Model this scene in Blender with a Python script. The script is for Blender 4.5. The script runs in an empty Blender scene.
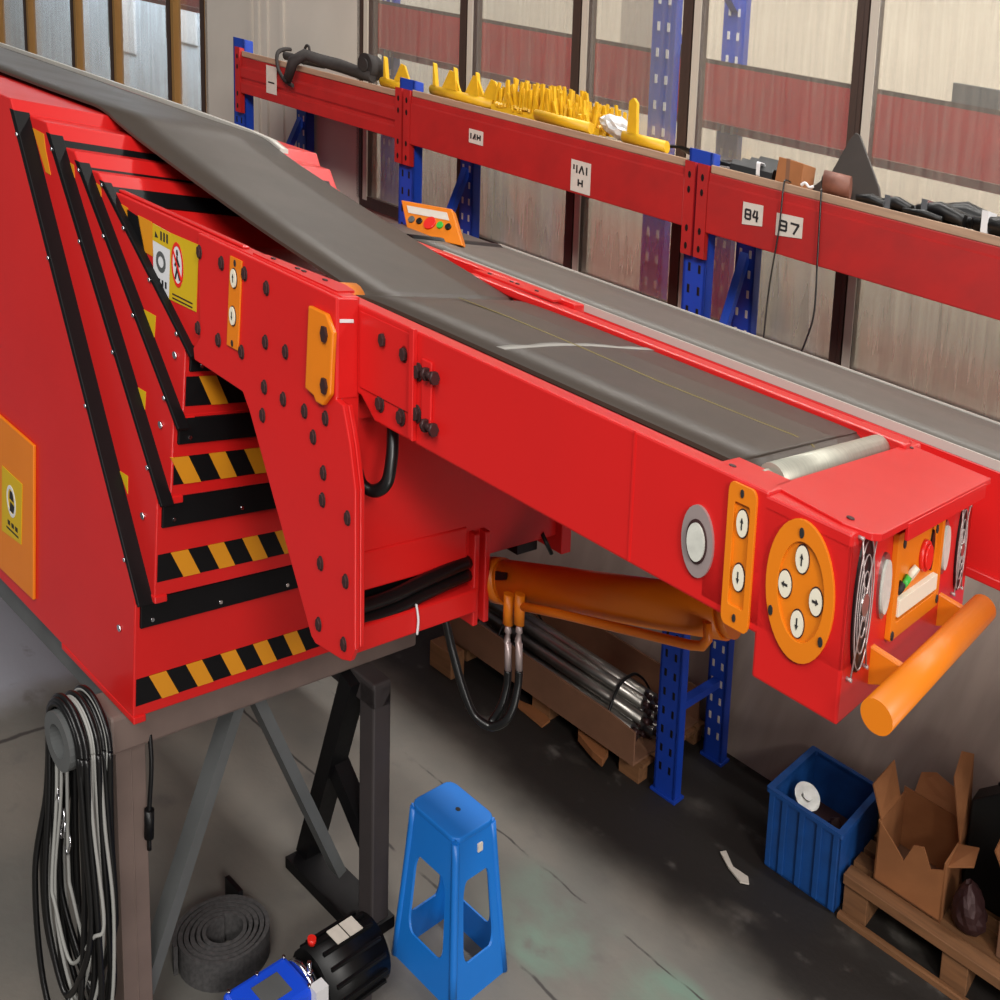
import bpy, bmesh, math, random
from mathutils import Vector, Matrix
random.seed(7)
C = bpy.context.scene.collection
# ---------------------------------------------------------------- frame of the hall
# X runs along the conveyors (towards the loading head), Y across the hall to the window wall, Z up.
# All geometry, plumb uprights included, is sheared to fit a skewed view: height shifts a point by SHEAR.
SHEAR = Vector((-0.320058507, 0.0456264, 1.0))
def W(p): return Vector((p[0] + SHEAR.x * p[2], p[1] + SHEAR.y * p[2], p[2]))
CAM_F = 921.26
def _rot(r):
    a = Vector(r); return Matrix.Rotation(a.length, 3, a.normalized())
CR = _rot((1.76787043, 0.832433170, -0.243987016))      # hall axes seen in the camera's frame (x right, y down, z ahead)
EYE = Vector((0, 0, 2.3))
def at(px, py, **k):
    """point of the hall on the plane x=, y= or z= (a wall, a plate, a shelf) seen in that direction"""
    (ax, v), = k.items(); i = 'xyz'.index(ax)
    d = CR.transposed() @ Vector(((px - 500) / CAM_F, (py - 500) / CAM_F, 1))
    def inv(w): return Vector((w.x - SHEAR.x * w.z, w.y - SHEAR.y * w.z, w.z))
    o, d = inv(EYE), inv(d)
    return o + d * ((v - o[i]) / d[i])

# ---------------------------------------------------------------- materials
def lin(c): return tuple((x / 255 / 12.92) if x <= 10 else ((x / 255 + .055) / 1.055) ** 2.4 for x in c) + (1,)
def mat(name, rgb, rough=.5, metal=0, var=.0, scale=20, bump=0, coat=0, rgb2=None, stretch=(1, 1, 1), spec=.5):
    m = bpy.data.materials.new(name); m.use_nodes = True
    nt = m.node_tree; b = nt.nodes['Principled BSDF']; N = nt.nodes.new; L = nt.links.new
    b.inputs['Base Color'].default_value = lin(rgb); b.inputs['Roughness'].default_value = rough
    b.inputs['Metallic'].default_value = metal; b.inputs['Coat Weight'].default_value = coat
    b.inputs['Coat Roughness'].default_value = .15; b.inputs['Specular IOR Level'].default_value = spec
    tc = N('ShaderNodeTexCoord'); mp = N('ShaderNodeMapping'); mp.inputs['Scale'].default_value = stretch
    L(tc.outputs['Object'], mp.inputs['Vector'])
    nz = N('ShaderNodeTexNoise'); nz.inputs['Scale'].default_value = scale; nz.inputs['Detail'].default_value = 6
    L(mp.outputs['Vector'], nz.inputs['Vector'])
    if var or rgb2:
        mx = N('ShaderNodeMix'); mx.data_type = 'RGBA'
        r = N('ShaderNodeValToRGB'); r.color_ramp.elements[0].position = .35; r.color_ramp.elements[1].position = .68
        L(nz.outputs['Fac'], r.inputs['Fac'])
        L(r.outputs['Color'], mx.inputs['Factor'])
        a = lin(rgb); mx.inputs[6].default_value = a
        mx.inputs[7].default_value = lin(rgb2) if rgb2 else tuple(x * (1 - var) for x in a[:3]) + (1,)
        L(mx.outputs[2], b.inputs['Base Color'])
        mr = N('ShaderNodeMapRange'); mr.inputs['To Min'].default_value = max(.05, rough - .08); mr.inputs['To Max'].default_value = min(1, rough + .1)
        L(nz.outputs['Fac'], mr.inputs['Value']); L(mr.outputs['Result'], b.inputs['Roughness'])
    if bump:
        bp = N('ShaderNodeBump'); bp.inputs['Strength'].default_value = bump; bp.inputs['Distance'].default_value = .004
        L(nz.outputs['Fac'], bp.inputs['Height']); L(bp.outputs['Normal'], b.inputs['Normal'])
    return m
def emit(name, rgb, s):
    m = bpy.data.materials.new(name); m.use_nodes = True
    b = m.node_tree.nodes['Principled BSDF']; b.inputs['Base Color'].default_value = lin(rgb)
    b.inputs['Emission Color'].default_value = lin(rgb); b.inputs['Emission Strength'].default_value = s
    return m
RED = mat('red_paint', (206, 28, 27), .36, var=.08, scale=3, coat=.12, spec=.4)
RED2 = mat('red_rack_paint', (176, 32, 30), .42, var=.18, scale=9)
BLACKP = mat('black_trim_rubber', (7, 6, 8), .5, var=.2, scale=30, spec=.28)
BLACK = mat('black_plastic', (7, 7, 8), .42, spec=.4)
HOSE = mat('black_hose_rubber', (11, 11, 12), .32)
ORANGE = mat('orange_paint', (222, 122, 14), .38, var=.06, scale=6)
ORANGE2 = mat('orange_enamel', (226, 120, 14), .35, var=.10, scale=7)
HAZ = mat('hazard_orange', (212, 138, 18), .5, var=.05, scale=10)
YEL = mat('yellow_sticker', (203, 168, 18), .5)
YELP = mat('yellow_plastic', (222, 172, 22), .45, var=.12, scale=30)
WHITE = mat('white_sticker', (214, 214, 216), .5)
IVORY = mat('ivory_button', (225, 218, 198), .4)
CHROME = mat('chrome', (215, 215, 220), .2, metal=1)
RODS = mat('dull_rod_steel', (150, 146, 140), .32, metal=.9, var=.3, scale=14)
RING = mat('satin_ring', (176, 160, 158), .35, metal=.45)
STEEL = mat('brushed_steel', (190, 188, 185), .35, metal=1, var=.2, scale=40)
ZINC = mat('zinc_roller', (188, 186, 172), .42, metal=.55, var=.15, scale=30, stretch=(1, 6, 1))
BOLT = mat('blackened_bolt', (62, 38, 38), .5, metal=.3)
BELT = mat('belt_rubber', (64, 54, 46), .42, var=.14, scale=5, bump=.08)
BELT2 = mat('belt_rubber_far', (88, 82, 75), .44, var=.12, scale=5)
PALEEDGE = mat('aluminium_edge', (205, 200, 192), .4, metal=.4)
SKID = mat('chalk_smear', (150, 146, 140), .8)
YLINE = mat('belt_yellow_line', (116, 102, 56), .7)
STAND = mat('primed_steel_beige', (112, 95, 88), .55, var=.22, scale=8)
STANDG = mat('primed_steel_grey', (88, 90, 90), .5, var=.2, scale=8)
STANDD = mat('primed_steel_dark', (58, 52, 52), .55, var=.2, scale=8)
BLUE = mat('rack_blue_paint', (20, 62, 168), .42, var=.12, scale=8)
BLUEST = mat('stool_blue_plastic', (22, 112, 200), .36, var=.05, scale=8)
BLUECR = mat('crate_blue_plastic', (20, 76, 146), .5, var=.2, scale=18)
BLUEM = mat('motor_blue_paint', (18, 74, 214), .4, var=.08, scale=8)
WOOD = mat('shelf_board', (176, 144, 118), .7, var=.25, scale=12, stretch=(.5, 6, 6))
WOODP = mat('pallet_wood', (132, 90, 56), .75, var=.3, scale=10, stretch=(.6, 5, 5))
CARD = mat('cardboard', (156, 100, 58), .8, var=.14, scale=12)
CARDD = mat('cardboard_dark', (126, 88, 64), .8, var=.2, scale=8)
COILR = mat('coiled_belt_rubber', (74, 72, 72), .7, var=.4, scale=90, bump=.3)
PAPER = mat('paper_label', (206, 198, 186), .8, var=.08, scale=40)
INK = mat('ink', (30, 28, 30), .7)
GREYC = mat('grey_cable', (150, 150, 146), .45)
DARKSTRAP = mat('dark_webbing', (40, 34, 32), .8, var=.2, scale=60)
DARKPL = mat('dark_plate', (66, 60, 56), .5, var=.2, scale=10)
BROWNROLL = mat('brown_tape', (122, 74, 58), .6, var=.2, scale=40)
CLEARBAG = mat('milky_plastic', (205, 205, 205), .3)
REDB = mat('red_button', (220, 36, 26), .35)
GREENB = mat('green_button', (60, 176, 60), .35)
LENS = mat('frosted_lens', (205, 205, 196), .3, var=.15, scale=60)
FRAME = mat('bronze_frame', (74, 56, 48), .4, metal=.2, var=.15, scale=12, stretch=(8, 8, .4))
FRAMEG = mat('gold_frame_edge', (172, 128, 70), .4, metal=.3)
FRAMEL = mat('pale_frame_edge', (196, 186, 172), .45)
WALLP = mat('cream_wall', (206, 198, 186), .75, var=.10, scale=2.5)
WALLLOW = mat('cream_wall_lower', (172, 154, 142), .7, var=.28, scale=3, stretch=(3, 3, .5))
WALLF = mat('far_hall_wall', (226, 214, 194), .8, var=.06, scale=1)
FARPALE = mat('outside_pale', (206, 216, 226), .8, var=.16, scale=1.4)

def glass_mat(nm='dusty_glass', lo=.46, hi=.14):
    m = bpy.data.materials.new(nm); m.use_nodes = True
    nt = m.node_tree; nt.nodes.clear(); N = nt.nodes.new; L = nt.links.new
    out = N('ShaderNodeOutputMaterial'); tr = N('ShaderNodeBsdfTransparent'); gl = N('ShaderNodeBsdfGlossy'); df = N('ShaderNodeBsdfDiffuse')
    tr.inputs['Color'].default_value = (.93, .93, .92, 1)
    gl.inputs['Roughness'].default_value = .16; df.inputs['Color'].default_value = lin((208, 198, 184))
    tc = N('ShaderNodeTexCoord'); mp = N('ShaderNodeMapping'); mp.inputs['Scale'].default_value = (14, 14, .6)
    nz = N('ShaderNodeTexNoise'); nz.inputs['Scale'].default_value = 3; nz.inputs['Detail'].default_value = 5
    sx = N('ShaderNodeSeparateXYZ'); L(tc.outputs['Object'], sx.inputs[0])
    unshear_x = N('ShaderNodeMath'); unshear_x.operation = 'MULTIPLY_ADD'; unshear_x.inputs[1].default_value = -SHEAR.x
    L(sx.outputs['Z'], unshear_x.inputs[0]); L(sx.outputs['X'], unshear_x.inputs[2])
    cx_ = N('ShaderNodeCombineXYZ'); L(unshear_x.outputs[0], cx_.inputs[0]); L(sx.outputs['Z'], cx_.inputs[2])
    L(cx_.outputs[0], mp.inputs['Vector']); L(mp.outputs['Vector'], nz.inputs['Vector'])
    # a film of dust; the diffuse share rises towards the sill
    mr = N('ShaderNodeMapRange'); mr.inputs['From Min'].default_value = 1.8; mr.inputs['From Max'].default_value = 2.55
    mr.inputs['To Min'].default_value = lo; mr.inputs['To Max'].default_value = hi; L(sx.outputs['Z'], mr.inputs['Value'])
    ad = N('ShaderNodeMath'); ad.operation = 'MULTIPLY_ADD'; ad.inputs[1].default_value = .36; ad.inputs[2].default_value = -.18
    L(nz.outputs['Fac'], ad.inputs[0])
    sm = N('ShaderNodeMath'); sm.operation = 'ADD'; sm.use_clamp = True; L(ad.outputs[0], sm.inputs[0]); L(mr.outputs['Result'], sm.inputs[1])
    m1 = N('ShaderNodeMixShader'); L(sm.outputs[0], m1.inputs['Fac']); L(tr.outputs[0], m1.inputs[1]); L(df.outputs[0], m1.inputs[2])
    m2 = N('ShaderNodeMixShader'); m2.inputs['Fac'].default_value = .16; L(m1.outputs[0], m2.inputs[1]); L(gl.outputs[0], m2.inputs[2])
    L(m2.outputs[0], out.inputs['Surface']); return m
GLASS = glass_mat(); GLASSY = glass_mat('yard_glass', .40, .10)

def floor_mat():
    m = bpy.data.materials.new('worn_concrete'); m.use_nodes = True
    nt = m.node_tree; b = nt.nodes['Principled BSDF']; N = nt.nodes.new; L = nt.links.new
    tc = N('ShaderNodeTexCoord'); sx = N('ShaderNodeSeparateXYZ'); L(tc.outputs['Object'], sx.inputs[0])
    def noise(s, d=6):
        n = N('ShaderNodeTexNoise'); n.inputs['Scale'].default_value = s; n.inputs['Detail'].default_value = d
        L(tc.outputs['Object'], n.inputs['Vector']); return n.outputs['Fac']
    def ramp(f, a, c):
        r = N('ShaderNodeMapRange'); r.inputs['From Min'].default_value = a; r.inputs['From Max'].default_value = c; r.interpolation_type = 'SMOOTHSTEP'
        L(f, r.inputs['Value']); return r.outputs['Result']
    def mix(f, c1, c2):
        x = N('ShaderNodeMix'); x.data_type = 'RGBA'; L(f, x.inputs['Factor'])
        for i, c in ((6, c1), (7, c2)):
            if isinstance(c, tuple): x.inputs[i].default_value = c
            else: L(c, x.inputs[i])
        return x.outputs[2]
    def mth(op, a, c=None, d=None):
        x = N('ShaderNodeMath'); x.operation = op
        for i, v in enumerate((a, c, d)):
            if v is None: continue
            if isinstance(v, (int, float)): x.inputs[i].default_value = v
            else: L(v, x.inputs[i])
        return x.outputs[0]
    col = mix(ramp(noise(1.6), .35, .65), lin((114, 108, 100)), lin((94, 92, 87)))
    # worn green aisle paint between two joints
    yy = mth('ADD', sx.outputs['Y'], mth('MULTIPLY', mth('SUBTRACT', noise(5), .5), .10))
    lane = mth('MULTIPLY', ramp(yy, 1.93, 2.0), ramp(yy, 2.40, 2.33))
    lane = mth('MULTIPLY', lane, mth('MULTIPLY', ramp(noise(2.3), .38, .62), ramp(sx.outputs['X'], -1.25, -.95)))
    col = mix(lane, col, lin((98, 122, 108)))
    # a paler, bluish slab further back
    col = mix(ramp(mth('ADD', sx.outputs['X'], mth('MULTIPLY', noise(3), .3)), -2.55, -2.75), col, lin((140, 141, 149)))
    # oil stains plus painted-in shade in front of and under the rack
    dirt_shade = mth('MULTIPLY', ramp(mth('ADD', yy, mth('MULTIPLY', noise(1.3), .5)), 2.70, 3.0), ramp(noise(2.6), .12, .40))
    col = mix(dirt_shade, col, lin((34, 30, 27)))
    col = mix(ramp(noise(7, 8), .60, .78), col, lin((92, 88, 84)))
    for y0, w in ((2.345, .006), (1.965, .008)):
        ln = ramp(mth('ABSOLUTE', mth('SUBTRACT', mth('ADD', sx.outputs['Y'], mth('MULTIPLY', mth('SUBTRACT', noise(9), .5), .03)), y0)), w, w * .3)
        col = mix(mth('MULTIPLY', ln, ramp(noise(4), .40, .5)), col, lin((52, 48, 46)))
    for x0, w in ((-2.62, .012),):
        ln = ramp(mth('ABSOLUTE', mth('SUBTRACT', mth('ADD', sx.outputs['X'], mth('MULTIPLY', mth('SUBTRACT', noise(6), .5), .06)), x0)), w, w * .3)
        col = mix(ln, col, lin((62, 58, 56)))
    L(col, b.inputs['Base Color'])
    b.inputs['Roughness'].default_value = .6
    bp = N('ShaderNodeBump'); bp.inputs['Strength'].default_value = .15; bp.inputs['Distance'].default_value = .01
    L(noise(40), bp.inputs['Height']); L(bp.outputs['Normal'], b.inputs['Normal'])
    return m
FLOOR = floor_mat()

# ---------------------------------------------------------------- mesh builder
class MB:
    def __init__(s): s.v = []; s.f = []; s.m = []; s.s = []
    def add(s, vs, fs, mi=0, smooth=False):
        o = len(s.v); s.v += [Vector(p) for p in vs]
        for f in fs:
            s.f.append([o + i for i in f]); s.m.append(mi); s.s.append(smooth)
        return s
    def box(s, x0, x1, y0, y1, z0, z1, mi=0):
        v = [(x, y, z) for x in (x0, x1) for y in (y0, y1) for z in (z0, z1)]
        return s.add(v, [(0, 1, 3, 2), (4, 6, 7, 5), (0, 4, 5, 1), (2, 3, 7, 6), (0, 2, 6, 4), (1, 5, 7, 3)], mi)
    def prism(s, poly, axis, a, b, mi=0):
        """poly: list of 2-tuples in the other two axes (in order), extruded from a to b"""
        def P(u, w, t):
            return {'x': (t, u, w), 'y': (u, t, w), 'z': (u, w, t)}[axis]
        n = len(poly); v = [P(u, w, a) for u, w in poly] + [P(u, w, b) for u, w in poly]
        fs = [tuple(range(n)), tuple(range(2 * n - 1, n - 1, -1))] + [(i, (i + 1) % n, n + (i + 1) % n, n + i) for i in range(n)]
        return s.add(v, fs, mi)
    def ring(s, outer, inner, axis, a, b, mi=0):
        def P(q, t): return {'x': (t, q[0], q[1]), 'y': (q[0], t, q[1]), 'z': (q[0], q[1], t)}[axis]
        n = len(outer); v = [P(q, a) for q in outer] + [P(q, a) for q in inner] + [P(q, b) for q in outer] + [P(q, b) for q in inner]
        fs = []
        for i in range(n):
            j = (i + 1) % n
            fs += [(i, j, n + j, n + i), (2 * n + i, 3 * n + i, 3 * n + j, 2 * n + j), (i, 2 * n + i, 2 * n + j, j), (n + i, n + j, 3 * n + j, 3 * n + i)]
        return s.add(v, fs, mi)
    def tube(s, pts, r, n=10, mi=0, spline=False, caps=True, ry=None):
        P = [Vector(p) for p in pts]
        if spline: P = smooth_path(P)
        R = r if isinstance(r, (list, tuple)) else [r] * len(P)
        if len(R) != len(P): R = [R[0]] * len(P)
        t0 = (P[1] - P[0]).normalized(); up = Vector((0, 0, 1)) if abs(t0.z) < .9 else Vector((1, 0, 0))
        nrm = t0.cross(up).normalized(); vs = []
        for i, p in enumerate(P):
            t = (P[min(i + 1, len(P) - 1)] - P[max(i - 1, 0)]).normalized()
            nrm = (nrm - t * nrm.dot(t)).normalized(); bi = t.cross(nrm)
            for k in range(n):
                a = 2 * math.pi * k / n; vs.append(p + (nrm * math.cos(a) + bi * math.sin(a)) * R[i])
        o = [(i * n + k, i * n + (k + 1) % n, (i + 1) * n + (k + 1) % n, (i + 1) * n + k) for i in range(len(P) - 1) for k in range(n)]
        s.add(vs, o, mi, True)
        if caps:
            b = len(s.v) - len(vs)
            for f in (tuple(b + k for k in range(n)), tuple(b + (len(P) - 1) * n + k for k in range(n - 1, -1, -1))):
                s.f.append(list(f)); s.m.append(mi); s.s.append(False)
        return s
    def bar(s, a, b, wx, wy, mi=0, side=None):
        """square bar from a to b; wx measured along side, wy across"""
        a, b = Vector(a), Vector(b); t = (b - a).normalized()
        u = Vector(side) if side else (Vector((1, 0, 0)) if abs(t.x) < .8 else Vector((0, 1, 0)))
        u = (u - t * u.dot(t)).normalized(); w = t.cross(u)
        v = [p + u * (sx * wx / 2) + w * (sy * wy / 2) for p in (a, b) for sx in (-1, 1) for sy in (-1, 1)]
        return s.add(v, [(0, 1, 3, 2), (4, 6, 7, 5), (0, 4, 5, 1), (2, 3, 7, 6), (0, 2, 6, 4), (1, 5, 7, 3)], mi)
    def sheet(s, rows, th, mi=0):
        """grid of points thickened downwards by th"""
        a, b = len(rows), len(rows[0]); v = [Vector(p) for r in rows for p in r]
        v2 = [p - Vector((0, 0, th)) for p in v]; n = a * b; fs = []; side = []
        for i in range(a - 1):
            for j in range(b - 1):
                q = (i * b + j, i * b + j + 1, (i + 1) * b + j + 1, (i + 1) * b + j)
                fs += [q, tuple(n + k for k in reversed(q))]
        edge = [i * b for i in range(a)], [i * b + b - 1 for i in range(a)], list(range(b)), [(a - 1) * b + j for j in range(b)]
        for e in edge:
            for p, q in zip(e, e[1:]): side.append((p, q, n + q, n + p))
        s.add(v + v2, fs, mi, True); o = len(s.v) - 2 * n
        for f in side: s.f.append([o + i for i in f]); s.m.append(mi); s.s.append(False)
        return s
    def build(s, name, mats, parent=None, bevel=0, org=None, smooth=False):
        if not isinstance(mats, (list, tuple)): mats = [mats]
        root = parent
        while root is not None and root.parent is not None: root = root.parent
        o0 = root.location if root is not None else (W(org) if org is not None else Vector((0, 0, 0)))
        me = bpy.data.meshes.new(name); me.from_pydata([W(p) - o0 for p in s.v], [], s.f)
        for m in mats: me.materials.append(m)
        for p, mi, sm in zip(me.polygons, s.m, s.s): p.material_index = mi; p.use_smooth = sm or smooth
        bm = bmesh.new(); bm.from_mesh(me); bmesh.ops.recalc_face_normals(bm, faces=bm.faces); bm.to_mesh(me); bm.free()
        o = bpy.data.objects.new(name, me); C.objects.link(o)
        if parent is not None: o.parent = parent
        else: o.location = o0
        if bevel:
            b = o.modifiers.new('bevel', 'BEVEL'); b.width = bevel; b.segments = 2; b.limit_method = 'ANGLE'; b.angle_limit = math.radians(40)
            b.harden_normals = False
        return o
def smooth_path(P, k=6):
    out = []
    for i in range(len(P) - 1):
        p0, p1, p2, p3 = P[max(i - 1, 0)], P[i], P[i + 1], P[min(i + 2, len(P) - 1)]
        for j in range(k):
            t = j / k
            out.append(.5 * ((2 * p1) + (p2 - p0) * t + (2 * p0 - 5 * p1 + 4 * p2 - p3) * t * t + (3 * p1 - p0 - 3 * p2 + p3) * t ** 3))
    return out + [P[-1]]
def ell(cu, cw, ru, rw, n=28, a0=0): return [(cu + ru * math.cos(a0 + 2 * math.pi * i / n), cw + rw * math.sin(a0 + 2 * math.pi * i / n)) for i in range(n)]
def rrect(u0, u1, w0, w1, ru, rw=None, n=4):
    rw = rw or ru; o = []
    for cu, cw, a in ((u1 - ru, w1 - rw, 0), (u0 + ru, w1 - rw, 90), (u0 + ru, w0 + rw, 180), (u1 - ru, w0 + rw, 270)):
        for i in range(n + 1):
            t = math.radians(a + 90 * i / n); o.append((cu + ru * math.cos(t), cw + rw * math.sin(t)))
    return o
def tag(o, label=None, cat=None, group=None, kind=None):
    if label: o['label'] = label
    if cat: o['category'] = cat
    if group: o['group'] = group
    if kind: o['kind'] = kind
    return o
def thing(name, label, cat, loc, group=None):
    o = bpy.data.objects.new(name, None); C.objects.link(o); o.location = W(loc); o.empty_display_size = .1
    return tag(o, label, cat, group)
def struct(o): o['kind'] = 'structure'; return o
def cp(o, d, parent=None):
    c = o.copy(); C.objects.link(c); c.parent = parent if parent is not None else o.parent
    c.location = o.location + W(d); return c
def cp_tree(root, d):
    r = root.copy(); C.objects.link(r); r.location = root.location + W(d)
    for ch in list(root.children):
        c = ch.copy(); C.objects.link(c); c.parent = r
        for g in list(ch.children):
            e = g.copy(); C.objects.link(e); e.parent = c
    return r

# ================================================================ SETTING
WY = 3.62
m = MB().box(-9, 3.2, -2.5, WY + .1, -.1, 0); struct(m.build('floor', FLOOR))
m = MB().box(-9.5, 2.6, WY + .1, 7.2, -.1, 0); struct(m.build('floor_beyond', WALLP))
m = MB().box(-9, 3.2, WY, WY + .1, 0, 1.70); struct(m.build('wall_back', WALLLOW))
m = MB().box(-5.12, -3.58, WY - .03, WY + .1, 1.70, 4.2)
for x in (-4.62, -4.55, -4.46, -4.30): m.box(x, x + .035, WY - .045, WY - .03, 1.70, 4.2)
struct(m.build('wall_column', WALLP))
m = MB().box(-9.5, 2.6, 7.2, 7.3, 0, 5.0); struct(m.build('wall_far_hall', WALLF))
# mullions, sill rail and panes of the window wall
mull = [-9.0, -8.3, -7.72, -6.92, -6.33, -5.55, -5.14]
mull2 = [-3.56, -2.76, -2.03, -1.43, -.66, .12, .9, 1.7]
def mullion(x, gold, k):
    w = .034
    f = MB().box(x - w, x + w, WY - .02, WY + (.035 if gold else .06), 1.74, 4.2)
    f.box(x - w - .006, x - w + .024, WY - .03, WY - .02, 1.74, 4.2, 1); f.box(x + w - .02, x + w + .012, WY - .03, WY - .02, 1.74, 4.2, 2)
    f.box(x - .008, x + .008, WY - .034, WY - .02, 1.74, 4.2, 1)
    return struct(f.build('trim_%d' % k, [FRAMEG if gold else FRAME, FRAME, FRAMEG if gold else FRAMEL]))
k = 1
for x in mull: mullion(x, True, k); k += 1
for x in mull2: mullion(x, False, k); k += 1
for a, b in ((-9, -5.12), (-3.6, 1.75)):
    struct(MB().box(a, b, WY - .025, WY + .08, 1.70, 1.76).build('trim_%d' % k, FRAME)); k += 1
n = 1
for seq in (mull, mull2):
    for a, b in zip(seq, seq[1:]):
        struct(MB().box(a + .03, b - .03, WY + .02, WY + .026, 1.75, 4.2).build('window_%d' % n, GLASSY if b < -5 else GLASS)); n += 1

# ================================================================ HALL BEYOND THE GLASS
def far_rack(x0, label):
    t = thing('pallet_rack', label, 'rack', (x0, 4.3, 0))
    for y in (4.3, 5.0):
        MB().box(-9.0, 1.6, y, y + .05, 2.565, 2.82).build('beam', RED2, t)
    for x in (-4.9, -1.97, 1.4):
        for y in (4.24, 5.0):
            q = MB().box(x - .07, x + .07, y, y + .06, 0, 3.9)
            for i in range(18):
                for s in (-.03, .03): q.box(x + s - .008, x + s + .008, y - .004, y, 1.6 + i * .12, 1.64 + i * .12, 1)
            q.build('upright', [BLUE, WHITE], t)
        for z in (2.95, 3.5): MB().bar((x, 4.3, z), (x, 5.0, z - .3), .05, .04).build('brace', BLUE, t)
    MB().box(-9.0, 1.6, 4.3, 5.05, 2.82, 2.84).build('shelf', FRAME, t)
    return t
far_rack(-1.97, 'red and blue pallet rack seen through the window glass in the next hall')
for x0, x1, z0, z1, y, lab in ((-2.42, -2.06, 2.842, 3.2, 4.5, 'low pale carton on the rack behind the glass, beside its blue upright'),
                           (-.55, -.35, 2.842, 2.93, 4.4, 'small dark grey box on the far rack behind the glass, right of the last mullion')):
    t = thing('carton', lab, 'box', (x0, y, z0)); MB().box(x0, x1, y, y + .3, z0, z1).build('carton_body', FRAMEL if x0 < -1 else STANDG, t, bevel=.004)
    MB().box(x0 + .02, x1 - .02, y + .12, y + .18, z1, z1 + .002).build('tape', PAPER, t)
# pale yard and buildings behind the left windows
struct(MB().box(-17, -9.6, 7.0, 7.1, 0, 6).build('wall_yard', FARPALE))
struct(MB().box(-17, -9.6, 4.2, 7.2, -.1, 0).build('floor_yard', WALLP))
for x0, x1, z0, z1 in ((-11.3, -10.7, 2.3, 3.4), (-12.8, -12.2, 2.0, 4), (-14.6, -14.1, 2.6, 4)):
    struct(MB().box(x0, x1, 6.97, 7.0, z0, z1).box(x0 - .06, x0, 6.95, 7.0, z0, z1, 1).build('trim_yard_%d' % -int(x0), [WHITE, STANDG]))

# ================================================================ STORAGE RACK
rk = thing('storage_rack', 'red beam storage rack with blue slotted posts along the window wall', 'rack', (-1.06, 3.08, 0))
PX = (-3.99, -2.645, -1.055, .66)
def upright(x, y, z1, back=False):
    w = .05 if not back else .045
    q = MB().box(x - w, x - w + .012, y, y + .06, 0, z1).box(x + w - .012, x + w, y, y + .06, 0, z1).box(x - w, x + w, y, y + .012, 0, z1)
    q.box(x - w - .01, x + w + .01, y - .01, y + .07, 0, .012)
    i = 0
    while .1 + i * .075 < z1 - .05:
        z = .1 + i * .075
        for s in (-.022, .022): q.box(x + s - .006, x + s + .006, y - .0015, y + .002, z, z + .03, 1)
        i += 1
    return q.build('upright', [BLUE, PAPER if back else BLACK], rk, bevel=.002)  # back slots are painted pale for the bright panel showing through
for x in PX:
    upright(x, 3.08, 2.39); upright(x, 3.50, 2.30, True)
    for a_, b_ in (((3.50, 2.06), (3.14, 1.40)), ((3.14, 1.34), (3.50, .80)), ((3.12, .34), (3.52, .34))):
        MB().bar((x, a_[0], a_[1]), (x, b_[0], b_[1]), .035, .03, side=(1, 0, 0)).build('brace', BLUE, rk)
for a, b in zip(PX, PX[1:]):
    dz = -.018 if b < -2 else 0      # the first bay is lowered slightly to fit the view
    for y, s in ((3.055, -1), (3.51, 1)):
        q = MB()
        if b < -1.2:    # stepped section
            q.prism([(y, 2.128), (y + .05, 2.128), (y + .05, 2.322 + dz), (y + .012, 2.322 + dz), (y + .012, 2.28 + dz), (y, 2.265 + dz), (y, 2.225 + dz), (y + .008, 2.215 + dz), (y + .008, 2.185), (y, 2.175)], 'x', a + .05, b - .05)
        else:
            q.prism([(y, 2.122), (y + .05, 2.122), (y + .05, 2.322), (y + .006, 2.322), (y + .006, 2.295), (y, 2.288)], 'x', a + .05, b - .05)
        bm_ = q.build('beam', RED2, rk, bevel=.003)
        if y < 3.2:
            for x, d in ((a + .028, 1), (b - .028, -1)):
                c = MB().box(x - .022, x + .022, y - .003, y + .03, 2.03, 2.345)
                for z in (2.06, 2.12, 2.25, 2.30): c.prism(ell(x, z, .006, .012, 8), 'y', y - .005, y, 1)
                c.build('beam_connector', [RED2, BLACK], rk)
    MB().box(a + .055, b - .055, 3.062, 3.495, 2.3225 + dz, 2.350 + dz).build('shelf_board', WOOD, rk, bevel=.003)
def paper(x0, x1, z0, z1, marks, skew=0.0):
    y = 3.0535
    q = MB().prism([(x0, z0), (x1, z0 + skew), (x1, z1 + skew * .4), (x0, z1)], 'y', y - .0012, y)
    for (u0, w0, u1, w1) in marks:
        q.bar((x0 + (x1 - x0) * u0, y - .0016, z0 + (z1 - z0) * w0), (x0 + (x1 - x0) * u1, y - .0016, z0 + (z1 - z0) * w1), .0015, .007, 1, side=(0, 1, 0))
    o = q.build('paper_label', [PAPER, INK], rk); return o
four = [(.62, .75, .52, .45), (.52, .45, .8, .45), (.72, .75, .72, .25)]
sq = [(.15, .3, .15, .7), (.15, .7, .4, .7), (.4, .7, .4, .3), (.15, .3, .4, .3), (.15, .5, .4, .5)]
paper(-1.64, -1.54, 2.13, 2.245, [(.15, .7, .15, .85), (.3, .6, .3, .85), (.42, .6, .55, .85), (.55, .85, .66, .6), (.8, .6, .8, .85), (.4, .2, .4, .42), (.6, .2, .6, .42), (.4, .3, .6, .3)])
paper(-2.215, -2.13, 2.20, 2.255, [(.15, .3, .15, .7), (.3, .3, .45, .7), (.45, .7, .45, .3), (.6, .3, .6, .7), (.6, .5, .75, .5), (.8, .3, .8, .7)])
paper(-.855, -.775, 2.185, 2.258, sq + four, .01)
paper(-.722, -.622, 2.18, 2.252, sq + [(.55, .7, .88, .7), (.86, .7, .68, .25)], .012)
paper(-3.70, -3.61, 2.165, 2.295, [(.2, .4, .8, .4)])

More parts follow.
